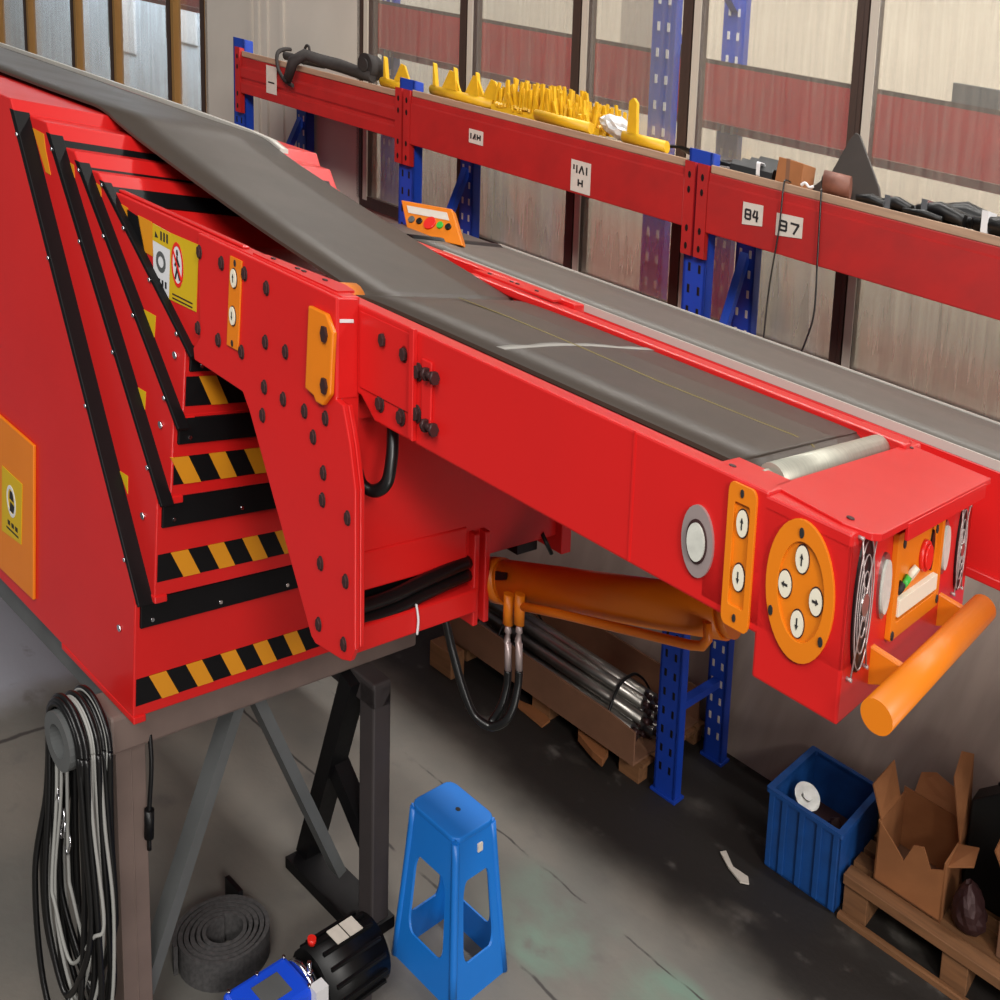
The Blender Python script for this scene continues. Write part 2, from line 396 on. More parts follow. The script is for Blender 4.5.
# ================================================================ MAIN TELESCOPIC CONVEYOR
cv = thing('telescopic_conveyor', 'red telescopic belt conveyor with nested black-edged sections and extended loading head', 'conveyor', (-1.8, 1.45, .855))
YC = 1.45
def far(y): return 2 * YC - y - .05
YN = [.958, .992, 1.019, 1.042, 1.058]
#        z bottom, x foot, (x knee, z knee), (x top, z top)
SEC = [(.858, -1.302, (-1.274, 1.158), (-1.801, 2.081)),
       (1.148, -1.253, (-1.227, 1.389), (-1.691, 2.052)),
       (1.376, -1.220, (-1.199, 1.557), (-1.612, 2.008)),
       (1.550, -1.201, (-1.183, 1.706), (-1.545, 1.977))]
XB = -4.6
secs = []
for i, (zb, xf, kn, tp) in enumerate(SEC):
    y = YN[i]
    q = MB().prism([(XB + .3 * i, zb), (xf, zb), kn, tp, (XB + .3 * i, tp[1])], 'y', y, far(y))
    q.box(xf - .35, xf + .006, y - .002, y + .03, zb - .012, zb + .004)
    s = q.build('housing' if i == 0 else 'telescoping_section', RED, cv, bevel=.003); secs.append(s)
    # slanted front: black edging on the near and far rim, red header, black strip painting in the gap's shade
    d = Vector((tp[0] - kn[0], 0, tp[1] - kn[1])); L_ = d.length; d.normalize(); nr = Vector((d.z, 0, -d.x))
    yi = YN[i + 1]
    def slab(t0, t1, y0, y1, h, mi=0, mb=None):
        K = Vector((kn[0], 0, kn[1])); mb = mb or MB()
        v = [K + d * t + nr * g + Vector((0, yy, 0)) for t in (t0, t1) for yy in (y0, y1) for g in (-.004, h)]
        return mb.add(v, [(0, 1, 3, 2), (4, 6, 7, 5), (0, 4, 5, 1), (2, 3, 7, 6), (0, 2, 6, 4), (1, 5, 7, 3)], mi)
    e = slab(-.03, L_ - .03, y - .002, yi + .002, .006)
    K0 = Vector((kn[0], 0, kn[1])); wr = .022
    a_, b_ = K0 - d * .03 + nr * .006, K0 + d * (L_ - .03) + nr * .006
    e.prism([(a_.x, a_.z), (b_.x, b_.z), (b_.x - wr, b_.z), (a_.x - wr * .6, a_.z - .0)], 'y', y - .0025, y + .001)
    e.build('edge_trim', BLACKP, s, bevel=.0015)
    slab(L_ - .085, L_ - .040, yi, far(yi), .0045).build('gap_shade', BLACKP, s)
    hb = [(1.072, 1.138), (1.308, 1.375), (1.495, 1.552), (1.652, 1.702)][i]
    u = [(zb, xf), (kn[1], kn[0])]
    def fx(z): return xf + (kn[0] - xf) * (z - zb) / (kn[1] - zb)
    def front(z0, z1, y0, y1, h=.003, mi=0, mb=None, sk=0):
        mb = mb or MB()
        v = [(fx(z) + g, yy + (sk if z == z1 else 0), z) for z in (z0, z1) for yy in (y0, y1) for g in (-.003, h)]
        return mb.add(v, [(0, 1, 3, 2), (4, 6, 7, 5), (0, 4, 5, 1), (2, 3, 7, 6), (0, 2, 6, 4), (1, 5, 7, 3)], mi)
    front(hb[0], hb[1], y + .012, far(y) - .012, .006).build('lower_trim', BLACKP, s, bevel=.0015)
    sz = [(.886, .951), (1.183, 1.246), (1.404, 1.466), (1.576, 1.640)][i]
    h = front(sz[0], sz[1], y + .006, far(y) - .006, .001, 0)
    pw = .0785; yy = y + (.072 if i != 2 else .032)
    while yy < far(y) - .09:
        front(sz[0], sz[1], yy, yy + pw * .56, .0022, 1, h, -.035); yy += pw * 1.22
    h.build('hazard_stripe', [BLACKP, HAZ], s)
    # small screws along the edging and one domed bolt on the side plate
    K = Vector((kn[0], 0, kn[1])); pts_ = []
    for t in (.06, .36, .66, .92):
        p = K + d * (L_ * t) + Vector((-.006, y - .0025, 0)); pts_.append((p, p - Vector((0, .003, 0)), .0046))
    for yy in (y + .04, y + .22, y + .42):
        p = Vector((fx(hb[0] * .75 + hb[1] * .25) + .006, yy, hb[0] * .75 + hb[1] * .25)); pts_.append((p, p + Vector((.003, 0, 0)), .0046))
    p = Vector((kn[0] - .075 + .012 * i, y, zb + .185 - .02 * i)); pts_.append((p, p - Vector((0, .004, 0)), .0075))
    for a_, b_, r_ in pts_: MB().tube([a_, b_], r_, 10).build('screw', CHROME, s)
# hazard marks and stickers on the visible side strips
def poly_y(pxs, y, name, mats, parent, th=.0012):
    P = [at(a, b, y=y) for a, b in pxs]
    return MB().prism([(p.x, p.z) for p in P], 'y', y - th, y).build(name, mats, parent)
poly_y([(33, 128), (44, 134), (46, 150), (51, 175), (46, 172)], YN[1], 'side_marking', HAZ, secs[1])
poly_y([(66, 160), (74, 165), (75, 178), (80, 200), (77, 200)], YN[2], 'side_marking', HAZ, secs[2])
poly_y([(92, 180), (101, 186), (102, 202)], YN[3], 'side_marking', HAZ, secs[3])
poly_y([(138, 306), (156, 316), (154, 347), (148, 345)], YN[3], 'sticker', YEL, secs[3])
poly_y([(136, 386), (146, 392), (145, 411)], YN[2], 'sticker', YEL, secs[2])
poly_y([(120, 471), (128, 476), (128, 494)], YN[1], 'sticker', YEL, secs[1])
# rear control panel on the housing
y0 = YN[0]
pn = MB().prism([(-2.35, .884), (-1.79, .904), (-1.745, 1.303), (-2.35, 1.315)], 'y', y0 - .008, y0).build('access_panel', ORANGE, secs[0], bevel=.002)
q = MB().prism([(-1.957, 1.01), (-1.842, 1.022), (-1.818, 1.182), (-1.935, 1.184)], 'y', y0 - .0095, y0 - .008)
q.ring(ell(-1.888, 1.112, .026, .040), ell(-1.888, 1.112, .020, .031), 'y', y0 - .0105, y0 - .0095, 1)
q.prism([(-1.90, 1.085), (-1.875, 1.085), (-1.870, 1.105), (-1.893, 1.11)], 'y', y0 - .0105, y0 - .0095, 2)
q.prism([(-1.897, 1.117), (-1.873, 1.115), (-1.878, 1.138), (-1.893, 1.138)], 'y', y0 - .0105, y0 - .0095, 2)
for j in range(3): q.box(-1.915 + j * .022, -1.902 + j * .022, y0 - .0105, y0 - .0095, 1.045, 1.056, 2)
q.box(-1.925, -1.855, y0 - .0105, y0 - .0095, 1.032, 1.036, 2)
q.build('warning_sticker', [YEL, WHITE, INK], secs[0])

# last section with its side plates
YP = 1.045
XE = -.669
s5 = MB().box(-2.2, XE, YN[4], YN[4] + .045, 1.707, 1.947).box(-2.2, XE, 1.80, 1.842, 1.707, 1.947)
s5.box(-2.2, XE - .02, YN[4] + .04, 1.802, 1.72, 1.872)
s5.box(-2.2, -1.0, YN[4] + .012, YN[4] + .03, 1.947, 1.953)
s5 = s5.build('telescoping_section', RED, cv, bevel=.003)
gp = MB().prism([(-1.128, 1.946), (XE, 1.944), (XE, 1.768), (-.648, 1.764), (-.627, 1.70), (-.612, 1.627), (-.610, 1.336), (-.625, 1.306), (-.650, 1.297), (-.732, 1.288), (-.745, 1.296), (-.948, 1.650), (-.972, 1.681), (-1.152, 1.687), (-1.156, 1.710), (-1.128, 1.74)], 'y', YP, YN[4])
gp.prism([(-.648, 1.764), (-.627, 1.70), (-.612, 1.627), (-.610, 1.336), (-.625, 1.336), (-.627, 1.625), (-.642, 1.70), (-.66, 1.76)], 'y', YN[4], YN[4] + .012)
gp.prism([(XE - .02, 1.768), (XE + .002, 1.768), (XE + .002, 1.944), (XE - .02, 1.944)], 'y', YP + .002, YN[4] + .04)
gp = gp.build('gusset_plate', RED, cv, bevel=.0025)
# white strip glint label and bolts
MB().box(XE + .0021, XE + .0035, 1.052, 1.085, 1.902, 1.908).build('label_strip', WHITE, gp)
b0 = MB().prism(ell(0, 0, .0068, .0125, 6, .3), 'y', YP - .006, YP).prism(ell(0, 0, .0085, .0145, 14), 'y', YP - .002, YP)
b0 = b0.build('bolt', BOLT, gp, bevel=.001)
bl = [(-1.039, 1.909), (-.957, 1.91), (-.883, 1.903), (-1.121, 1.91), (-1.132, 1.757), (-1.055, 1.756), (-.971, 1.758), (-.888, 1.802), (-.822, 1.804), (-.893, 1.716), (-.83, 1.714), (-.9, 1.660), (-.762, 1.715), (-.698, 1.724), (-.735, 1.677), (-.704, 1.623), (-.707, 1.572), (-.632, 1.569), (-.713, 1.451), (-.637, 1.451), (-.719, 1.332), (-.642, 1.331)]
for j, (x, z) in enumerate(bl):
    if j == 0: b0.location = b0.location + W((x, 0, z)); continue
    cp(b0, (x - bl[0][0], 0, z - bl[0][1]))
# orange bumper block with two bolts
bb = MB().prism([(-.748, 1.762), (-.722, 1.757), (-.715, 1.748), (-.695, 1.748), (-.672, 1.775), (-.664, 1.885), (-.684, 1.912), (-.737, 1.912)], 'y', YP - .012, YP - .0005)
bb = bb.build('bumper_block', ORANGE, cv, bevel=.003)
for z in (1.876, 1.786):
    MB().prism(ell(-.686, z, .0085, .0155, 6), 'y', YP - .018, YP - .012).build('bolt', BOLT, bb)
def arrow(cx, cz, ax, az, sx, sz, y):
    """flat arrow pointing along (ax, az)"""
    pts = [(1, 0), (.15, .55), (.15, .2), (-1, .2), (-1, -.2), (.15, -.2), (.15, -.55)]
    return [(cx + (ax * u - az * w) * sx, cz + (az * u + ax * w) * sz) for u, w in pts]
def button(mb_parent, x, z, ru, rw, y, ax, az):
    q = MB().prism(ell(x, z, ru * 1.12, rw * 1.12, 20), 'y', y - .0015, y + .002, 2)
    q.prism(ell(x, z, ru, rw, 20), 'y', y - .004, y, 0)
    q.prism(arrow(x, z, ax, az, ru * .5, rw * .46, y), 'y', y - .0048, y - .004, 1)
    return q.build('push_button', [IVORY, INK, BOLT], mb_parent)
# two-button strip on the gusset side
ps = MB().prism([(-1.021, 1.757), (-.981, 1.757), (-.964, 1.932), (-1.004, 1.932)], 'y', YP - .004, YP)
ps.prism(ell(-.986, 1.922, .004, .007, 8), 'y', YP - .0055, YP - .004, 1).prism(ell(-1.0, 1.766, .004, .007, 8), 'y', YP - .0055, YP - .004, 1)
ps = ps.build('button_strip', [ORANGE, INK], cv, bevel=.001)
button(ps, -.989, 1.893, .0095, .0175, YP - .004, 0, 1); button(ps, -.995, 1.820, .0095, .0175, YP - .004, 0, -1)
# stickers and hazard bars on the last section's side
y5 = YN[4]
poly_y([(120, 203), (128, 208), (129, 228)], y5, 'side_marking', HAZ, s5)
poly_y([(127, 209), (139, 217), (145, 250), (130, 235)], y5, 'side_marking', BLACKP, s5)
poly_y([(138, 215), (152, 222), (154, 257), (145, 252)], y5, 'side_marking', HAZ, s5)
q = MB()
def onside(pxs, th, mi):
    P = [at(a, b, y=y5) for a, b in pxs]; q.prism([(p.x, p.z) for p in P], 'y', y5 - th, y5, mi)
onside([(153, 223), (171, 233), (169, 299), (154, 282)], .0012, 0)
onside([(153, 223), (171, 233), (170.5, 250), (153.3, 240)], .0016, 1)
onside([(156, 231), (159, 238), (155.5, 237)], .002, 2)
for x in (161, 164, 167): onside([(x, 231 + (x - 161) * .5), (x + 1.6, 232 + (x - 161) * .5), (x + 1.6, 241 + (x - 161) * .5), (x, 240 + (x - 161) * .5)], .002, 2)
P = at(161.5, 262, y=y5); q.ring(ell(P.x, P.z, .02, .022, 16), ell(P.x, P.z, .012, .012, 16), 'y', y5 - .002, y5, 3)
for j in range(4): onside([(156 + j * 3.2, 276 + j * 1.9), (157.6 + j * 3.2, 277 + j * 1.9), (157.6 + j * 3.2, 283 + j * 2.1), (156 + j * 3.2, 282 + j * 2.1)], .002, 2)
q.build('warning_sticker', [WHITE, YEL, INK, STANDG], s5)
q = MB()
onside([(171, 233), (199, 245), (196.5, 312), (169.5, 299)], .0012, 0)
P = at(178, 265, y=y5); q.prism(ell(P.x, P.z, .024, .046, 24), 'y', y5 - .0016, y5, 1); q.ring(ell(P.x, P.z, .024, .046, 24), ell(P.x, P.z, .019, .038, 24), 'y', y5 - .0022, y5, 2)
q.prism(ell(P.x, P.z + .024, .004, .007, 10), 'y', y5 - .002, y5, 3)
for a, b in (((0, .017), (0, -.008)), ((0, -.006), (-.009, -.030)), ((0, -.006), (.009, -.030)), ((0, .012), (-.009, -.004)), ((0, .012), (.009, -.002))):
    q.bar((P.x + a[0], y5 - .0022, P.z + a[1]), (P.x + b[0], y5 - .0022, P.z + b[1]), .001, .005, 3, side=(0, 1, 0))
q.bar((P.x - .016, y5 - .0026, P.z + .028), (P.x + .016, y5 - .0026, P.z - .028), .001, .005, 2, side=(0, 1, 0))
for j in range(2): onside([(173, 293 + j * 4), (193, 303 + j * 4), (193, 304.4 + j * 4), (173, 294.4 + j * 4)], .002, 4)
q.build('warning_sticker', [YEL, WHITE, REDB, INK, BOLT], s5)
# front block, slot and cross bar between the side plates
XF = -.70
fb = MB().box(XF - .06, XF, 1.062, 1.80, 1.385, 1.74).box(XF - .05, XF - .035, 1.062, 1.47, 1.30, 1.40, 1)
fb.box(XF - .05, XF + .004, 1.062, 1.455, 1.385, 1.462)
fb.build('front_block', [RED, BLACK], cv, bevel=.004)
MB().box(XF - .035, XF + .03, 1.062, 1.465, 1.283, 1.334).build('cross_bar', RED, cv, bevel=.004)
MB().box(XF - .30, XF + .02, 1.462, 1.48, 1.245, 1.45).box(XF - .30, XF + .02, 1.50, 1.518, 1.245, 1.45).box(XF - .30, XF - .0, 1.48, 1.50, 1.26, 1.45).build('cylinder_bracket', RED, cv, bevel=.003)
MB().box(XF - .45, XF + .02, 1.80, 1.842, 1.345, 1.74).build('far_side_plate', RED, cv, bevel=.003)
MB().box(XF - .06, XF - .015, 1.66, 1.74, 1.355, 1.40).tube([(XF, 1.74, 1.40), (XF + .01, 1.77, 1.35)], .006, 8).build('proximity_sensor', [BLACK], cv)
# cables in the slot, white ties, hose loop under the boom
q = MB()
for dz, dx in ((0, 0), (-.016, .012), (.012, .012)):
    q.tube([(XF - .01 + dx, 1.06, 1.345 + dz), (XF + dx, 1.2, 1.352 + dz), (XF + dx, 1.32, 1.366 + dz), (XF - .01 + dx, 1.46, 1.372 + dz)], .014, 10, spline=True)
q.build('slot_cable', HOSE, cv)
for y in (1.075, 1.265):
    MB().tube([(XF + .032, y, 1.345), (XF + .036, y + .003, 1.315), (XF + .034, y + .002, 1.283)], .0028, 6, spline=True).build('cable_tie', WHITE, cv)
MB().tube([at(393, 425, y=1.14), at(392, 455, y=1.13), at(387, 482, y=1.12), at(374, 491, y=1.11), at(362, 484, y=1.10), at(357, 470, y=1.10)], .012, 10, spline=True).build('looped_hose', HOSE, cv)

# ---- boom
YB = 1.098; YF = 1.80; ZT = 1.935
bmx = MB()
bmx.prism([(-.95, ZT), (.20, ZT), (.20, 1.742), (-.62, 1.742), (-.66, 1.775), (-.95, 1.775)], 'y', YB, YB + .045)
bmx.prism([(-.95, ZT), (.20, ZT), (.20, 1.742), (-.62, 1.742), (-.66, 1.775), (-.95, 1.775)], 'y', 1.705, YF)
bmx.box(-.95, .20, YB + .03, 1.72, 1.755, 1.875)
bmx.box(-.95, .20, 1.70, 1.735, ZT - .01, ZT + .008)
boom = bmx.build('boom', RED, cv, bevel=.004)
MB().box(-.028, -.0245, YB - .0016, YB, 1.745, ZT).build('weld_seam', RED, boom)
MB().box(-.66, -.512, YB - .003, YB, 1.79, 1.925).prism([(-.515, 1.752), (-.503, 1.748), (-.503, 1.938), (-.515, 1.938)], 'y', YB - .012, YB).build('joint_plate', RED, boom, bevel=.002)
MB().box(-.487, -.462, YB - .006, YB, 1.775, 1.895).build('hinge_plate', RED, boom, bevel=.002)
b1 = MB().prism(ell(0, 0, .0078, .0125, 6, .3), 'y', YB - .010, YB).prism(ell(0, 0, .0105, .016, 14), 'y', YB - .003, YB).build('bolt', BOLT, boom, bevel=.001)
bl = [(-.594, 1.893), (-.536, 1.886), (-.601, 1.780), (-.543, 1.776), (-.499, 1.868), (-.501, 1.796)]
for j, (x, z) in enumerate(bl):
    if j == 0: b1.location = b1.location + W((x, 0, z))
    else: cp(b1, (x - bl[0][0], 0, z - bl[0][1]))
for z in (1.874, 1.788):
    MB().tube([(-.470, YB - .012, z), (-.448, YB - .012, z)], .007, 10).tube([(-.473, YB - .012, z), (-.466, YB - .012, z)], .012, 6).tube([(-.452, YB - .012, z), (-.445, YB - .012, z)], .012, 6).build('hinge_pin', BOLT, boom)
# belts
def belt(name, prof, y0, y1, mats, parent, th=.007):
    P = smooth_path([Vector((x, 0, z)) for x, z in prof], 4)
    rows = [[(p.x, y, p.z) for y in [y0 + (y1 - y0) * j / 4 for j in range(5)]] for p in P]
    return MB().sheet(rows, th).build(name, mats, parent, smooth=False)
up = belt('upper_belt', [(-4.5, 2.11), (-3.4, 2.105), (-2.3, 2.098), (-1.95, 2.098), (-1.86, 2.098), (-1.80, 2.091), (-1.74, 2.076), (-1.588, 2.046), (-1.164, 1.975), (-.84, 1.932), (-.79, 1.922), (-.755, 1.905), (-.735, 1.88)], 1.2, 1.705, BELT, cv)
MB().sheet([[(x, y, z) for y in (1.705, 1.735)] for x, z in [(-4.5, 2.122), (-3.4, 2.118), (-2.3, 2.110), (-1.9, 2.104), (-1.80, 2.098), (-1.74, 2.083)]], .012).build('belt_guide', PALEEDGE, cv)
MB().tube([(-.792, 1.20, 1.888), (-.792, 1.70, 1.888)], .024, 16).tube([(-.79, 1.125, 1.908), (-.79, 1.197, 1.908)], .034, 16).tube([(-.79, 1.708, 1.906), (-.79, 1.76, 1.906)], .034, 16).build('end_roller', ORANGE, cv)
for y0_ in (1.066, 1.735):
    q = MB().prism([(-.96, y0_), (-.69, y0_), (-.70, y0_ + .05), (-.74, y0_ + .062), (-.95, y0_ + .03)], 'z', 1.945, 1.950)
    for x, o_ in ((-.915, .018), (-.845, .025), (-.825, .025), (-.765, .03)): q.prism(ell(x, y0_ + o_, .006, .005, 8), 'z', 1.950, 1.9525, 1)
    q.build('rail_plate', [RED, BOLT], cv)
low = belt('boom_belt', [(-.93, 1.90), (-.80, 1.915), (-.74, 1.930), (-.55, 1.934), (-.2, 1.934), (.075, 1.934), (.108, 1.930), (.124, 1.915), (.128, 1.89)], 1.172, 1.69, BELT, cv)
MB().box(-.93, .12, 1.15, 1.178, 1.876, 1.90).build('belt_bed', BLACKP, cv)
q = MB()
xs = [-.74, -.6, -.4, -.2, 0, .05, .075, .108, .121]
q.sheet([[(x, 1.455 + .01 * math.sin(x * 9), (1.9348 if x <= .08 else 1.9312 if x <= .11 else 1.9215)), (x, 1.463 + .01 * math.sin(x * 9), (1.9348 if x <= .08 else 1.9312 if x <= .11 else 1.9215))] for x in xs], .0008)
q.build('belt_mark', YLINE, low)
q = MB(); a, b = at(518, 347, z=1.9345), at(650, 349, z=1.9345)
pts = [at(500 + 150 * t, 346.5 + 2.4 * math.sin(t * 5 + 2.5), z=1.9347) for t in [i / 10 for i in range(11)]]
q.sheet([[(p.x - .009 - .004 * math.sin(i * 2.2), p.y, 1.9347), (p.x + .009, p.y + .004, 1.9347)] for i, p in enumerate(pts)], .0008); q.build('belt_mark', SKID, low)
# roller and head
MB().tube([(.150, 1.215, 1.920), (.150, 1.705, 1.920)], .022, 18).tube([(.148, 1.185, 1.925), (.148, 1.205, 1.925)], .010, 8).tube([(.148, 1.70, 1.925), (.148, 1.72, 1.925)], .010, 8).build('head_roller', ZINC, cv)
XH = .322
hd = MB().box(.192, XH, YB, 1.735, 1.682, 1.918).box(.10, XH, YB, YB + .05, 1.75, 1.93).box(.10, XH, 1.70, 1.735, 1.75, 1.932)
hd = hd.build('head', RED, cv, bevel=.004)
tp = MB().prism([(.186, 1.14), (.30, 1.115), (.338, 1.125), (.346, 1.14), (.346, 1.74), (.188, 1.76), (.186, 1.70)], 'z', 1.924, 1.934)
tp.box(.10, .19, YB + .002, 1.20, 1.926, 1.934).box(.09, .19, 1.70, 1.77, 1.932, 1.941).box(.341, .347, 1.257, 1.705, 1.905, 1.93)
for x, y in ((.12, 1.14), (.30, 1.145), (.2, 1.73)): tp.prism(ell(x, y, .006, .006, 8), 'z', 1.934, 1.9365, 1)
tp.build('top_plate', [RED, BOLT], cv, bevel=.002)
# big steel push button, two-button strip, four-way pad on the head's side
q = MB().prism(ell(.094, 1.826, .0265, .050, 32), 'y', YB - .006, YB, 0).prism(ell(.094, 1.826, .0175, .031, 28), 'y', YB - .008, YB - .006, 1).prism(ell(.0945, 1.826, .0145, .0265, 28), 'y', YB - .012, YB - .006, 2)
q.build('push_button', [RING, BOLT, LENS], cv)
st = MB()
st.ring([(x, z) for x, z in rrect(.140, .184, 1.735, 1.930, .008, .014)], [(x, z) for x, z in rrect(.150, .175, 1.765, 1.905, .003, .005)], 'y', YB - .006, YB)
st.prism(rrect(.149, .176, 1.764, 1.906, .003, .005), 'y', YB - .001, YB)
st.prism(ell(.162, 1.919, .003, .006, 8), 'y', YB - .008, YB - .006, 1).prism(ell(.162, 1.750, .003, .006, 8), 'y', YB - .008, YB - .006, 1)
st = st.build('button_strip', [ORANGE, INK], cv, bevel=.0008)
button(st, .1635, 1.879, .0088, .018, YB - .001, 0, 1); button(st, .1635, 1.806, .0088, .018, YB - .002, 0, -1)
pad = MB().ring(ell(.256, 1.829, .050, .093, 40), ell(.258, 1.829, .034, .065, 40), 'y', YB - .006, YB).prism(ell(.258, 1.829, .035, .066, 40), 'y', YB - .001, YB)
for x, z in ((.254, 1.905), (.217, 1.787), (.292, 1.780)): pad.prism(ell(x, z, .0035, .007, 10), 'y', YB - .008, YB - .006, 1)
pad = pad.build('direction_pad', [ORANGE, INK], cv, bevel=.001)
for x, z, ax, az in ((.256, 1.871, 0, 1), (.234, 1.829, -1, 0), (.280, 1.826, 1, 0), (.256, 1.786, 0, -1)): button(pad, x, z, .0092, .0175, YB - .001, ax, az)
# front of the head: two guarded fans, two lamps, operator panel, push bar
def fan(cy, cz, ry, rz):
    q = MB().prism(ell(cy, cz, ry, rz, 32), 'x', XH, XH + .003)
    f = q.build('fan', BLACK, cv)
    g = MB()
    for k in range(1, 5):
        pts = [(XH + .005, y, z) for y, z in ell(cy, cz, ry * k / 4.2, rz * k / 4.2, 28)]; g.tube(pts + [pts[0]],   .0011, 5, caps=False)
    for y0_, z0_, y1_, z1_ in ((-1, -1, 1, 1), (-1, 1, 1, -1)):
        g.tube([(XH + .0055, cy + y0_ * ry * .9, cz + z0_ * rz * .98), (XH + .0055, cy + y1_ * ry * .9, cz + z1_ * rz * .98)], .0013, 6)
    for sy in (-1, 1):
        for sz in (-1, 1): g.tube([(XH, cy + sy * ry * .95, cz + sz * rz), (XH + .008, cy + sy * ry * .95, cz + sz * rz)], .0028, 8)
    g.build('fan_guard', RING, f)
    h_ = MB().prism(ell(cy, cz, ry * .42, rz * .16, 18), 'x', XH + .003, XH + .007); h_.build('fan_hub', STEEL, f)
fan(1.152, 1.832, .034, .092); fan(1.662, 1.815, .028, .072)
for cy, ry, rz in ((1.238, .023, .046), (1.548, .023, .044)):
    q = MB().prism(ell(cy, 1.838, ry, rz, 28), 'x', XH, XH + .004).prism(ell(cy, 1.838, ry * .8, rz * .82, 28), 'x', XH + .004, XH + .008, 1)
    q.build('head_lamp', [STEEL, LENS], cv)
op = MB()
op.ring(rrect(1.272, 1.520, 1.752, 1.905, .004), rrect(1.292, 1.505, 1.775, 1.888, .004), 'x', XH, XH + .008)
op.prism([(1.29, 1.774), (1.507, 1.774), (1.507, 1.89), (1.29, 1.89)], 'x', XH, XH + .001)
op.prism([(1.30, 1.782), (1.50, 1.782), (1.50, 1.806), (1.30, 1.806)], 'x', XH, XH + .009, 1)
for y, z in ((1.30, 1.888), (1.47, 1.882), (1.28, 1.76), (1.51, 1.764)): op.prism(ell(y, z, .006, .007, 8), 'x', XH + .008, XH + .010, 2)
op = op.build('operator_panel', [ORANGE, IVORY, INK], cv, bevel=.001)
q = MB().tube([(XH, 1.432, 1.846), (XH + .008, 1.432, 1.846)], .024, 18).tube([(XH + .008, 1.432, 1.846), (XH + .012, 1.432, 1.846)], .019, 18); q.build('emergency_stop', REDB, op)
q = MB().prism(ell(1.474, 1.846, .010, .032, 20), 'x', XH, XH + .004).build('switch_ring', BLACK, op)
MB().tube([(XH, 1.372, 1.832), (XH + .008, 1.372, 1.828)], .013, 14).build('push_button', IVORY, op)
MB().tube([(XH, 1.338, 1.826), (XH + .007, 1.340, 1.822)], .011, 14).build('push_button', GREENB, op)
MB().tube([(XH, 1.312, 1.822), (XH + .006, 1.315, 1.818)], .010, 14).build('push_button', INK, op)
hb = MB().tube([(.383, 1.068, 1.737), (.383, 1.615, 1.750)], .0215, 24).build('push_bar', ORANGE, cv)
for y in (1.222, 1.565):
    MB().prism([(XH - .002, 1.703), (XH - .002, 1.758), (.370, 1.752), (.370, 1.726)], 'y', y - .008, y + .008).build('push_bar_bracket', ORANGE, hb, bevel=.002)
# lift cylinder with fittings and hoses below the boom
YCY = 1.56
A, B_ = Vector((-.712, YCY, 1.318)), Vector((-.085, YCY, 1.532)); dcy = (B_ - A).normalized()
q = MB().tube([A, A + dcy * .012, A + dcy * .05], [.040, .050, .050], 24).tube([A + dcy * .05, A + dcy * .058], .045, 24).tube([A + dcy * .058, B_], .047, 28)
q.tube([B_, B_ + dcy * .02], .042, 24)
cyl = q.build('lift_cylinder', ORANGE2, cv)
MB().prism([(-.655, 1.372), (-.622, 1.382), (-.625, 1.366), (-.655, 1.352)], 'y', YCY - .052, YCY - .045).build('data_plate', BLACK, cyl)
MB().box(B_.x - .03, B_.x + .03, YCY - .012, YCY + .012, B_.z, 1.75).build('mounting_lug', ORANGE2, cyl)
yfr = YCY - .058
MB().tube([at(a, b, y=yfr) for a, b in ((521, 606), (560, 614), (640, 633), (690, 645), (702, 646), (708, 639), (707, 622))], .0095, 10).build('oil_pipe', ORANGE2, cyl)
for j, px in enumerate((508, 519)):
    def g_(dx, y): return at(px + dx, y, y=yfr)
    MB().tube([g_(1, 594), g_(0, 624)], .0125, 12).build('port_fitting', ORANGE, cyl)
    MB().tube([g_(0, 624), g_(0, 632), g_(0, 633), g_(-1, 642), g_(0, 643), g_(0, 670)], [.006, .009, .005, .0085, .0085, .0085], 10).build('hose_coupling', RING, cyl)
    dy = 3 * j
    pts = [g_(0, 670), g_(-1, 685), at(px - 6, 704 + dy, y=1.49), at(px - 15, 720 + dy * .6, y=1.475), at(488, 725 + dy * .4, y=1.46), at(474, 714, y=1.445), at(463, 690 - dy, y=1.43), at(452, 650 - dy, y=1.41), at(444, 614, y=1.39), at(436, 590, y=1.37), (XF - .01, 1.33, 1.365)]
    MB().tube(pts, .0095, 10, spline=True).build('hydraulic_hose', HOSE, cyl)

# ================================================================ SUPPORT STAND
sd = thing('support_stand', 'bare steel support stand with braced legs under the red conveyor housing', 'stand', (-1.35, 1.4, 0))
XS = -1.40
MB().box(XS - .055, XS + .055, .925, 1.93, .755, .842).build('cross_beam', STAND, sd, bevel=.008)
q = MB(); n_ = 24
q.ring(ell(XS, .795, .062, .062, n_), ell(XS, .795, .036, .036, n_), 'y', .825, .925); q.build('pipe_stub', STANDG, sd)
MB().box(XS - .05, XS + .045, .94, 1.015, 0, .755).box(XS - .052, XS + .047, .975, .979, 0, .755).build('leg', STAND, sd, bevel=.006)
MB().box(-1.315, -1.25, 1.665, 1.735, 0, .745).box(XS - .055, -1.25, 1.665, 1.735, .68, .756).build('leg', STANDD, sd, bevel=.006)
MB().box(-1.62, -1.24, 1.62, 1.75, 0, .035).build('foot_plate', BLACKP, sd)
MB().bar((-1.335, 1.665, .74), (-1.60, 1.70, .03), .05, .07, side=(1, 0, 0)).build('back_leg', BLACKP, sd)
MB().bar((-1.475, 1.69, .44), (-1.29, 1.70, .24), .05, .06, side=(0, 0, 1)).build('back_leg_tie', BLACKP, sd)
MB().bar((XS, 1.30, .75), (XS, 1.015, .10), .030, .05, 0, side=(0, 1, 0)).build('brace', STANDG, sd)
MB().bar((XS, 1.355, .75), (XS, 1.655, .12), .032, .05, 0, side=(0, 1, 0)).build('brace', STANDG, sd)
MB().box(-4.3, XS - .055, .985, 1.055, .77, .846).build('side_rail', STANDG, sd); MB().box(-4.3, XS - .055, 1.85, 1.92, .77, .846).build('side_rail', STANDG, sd)
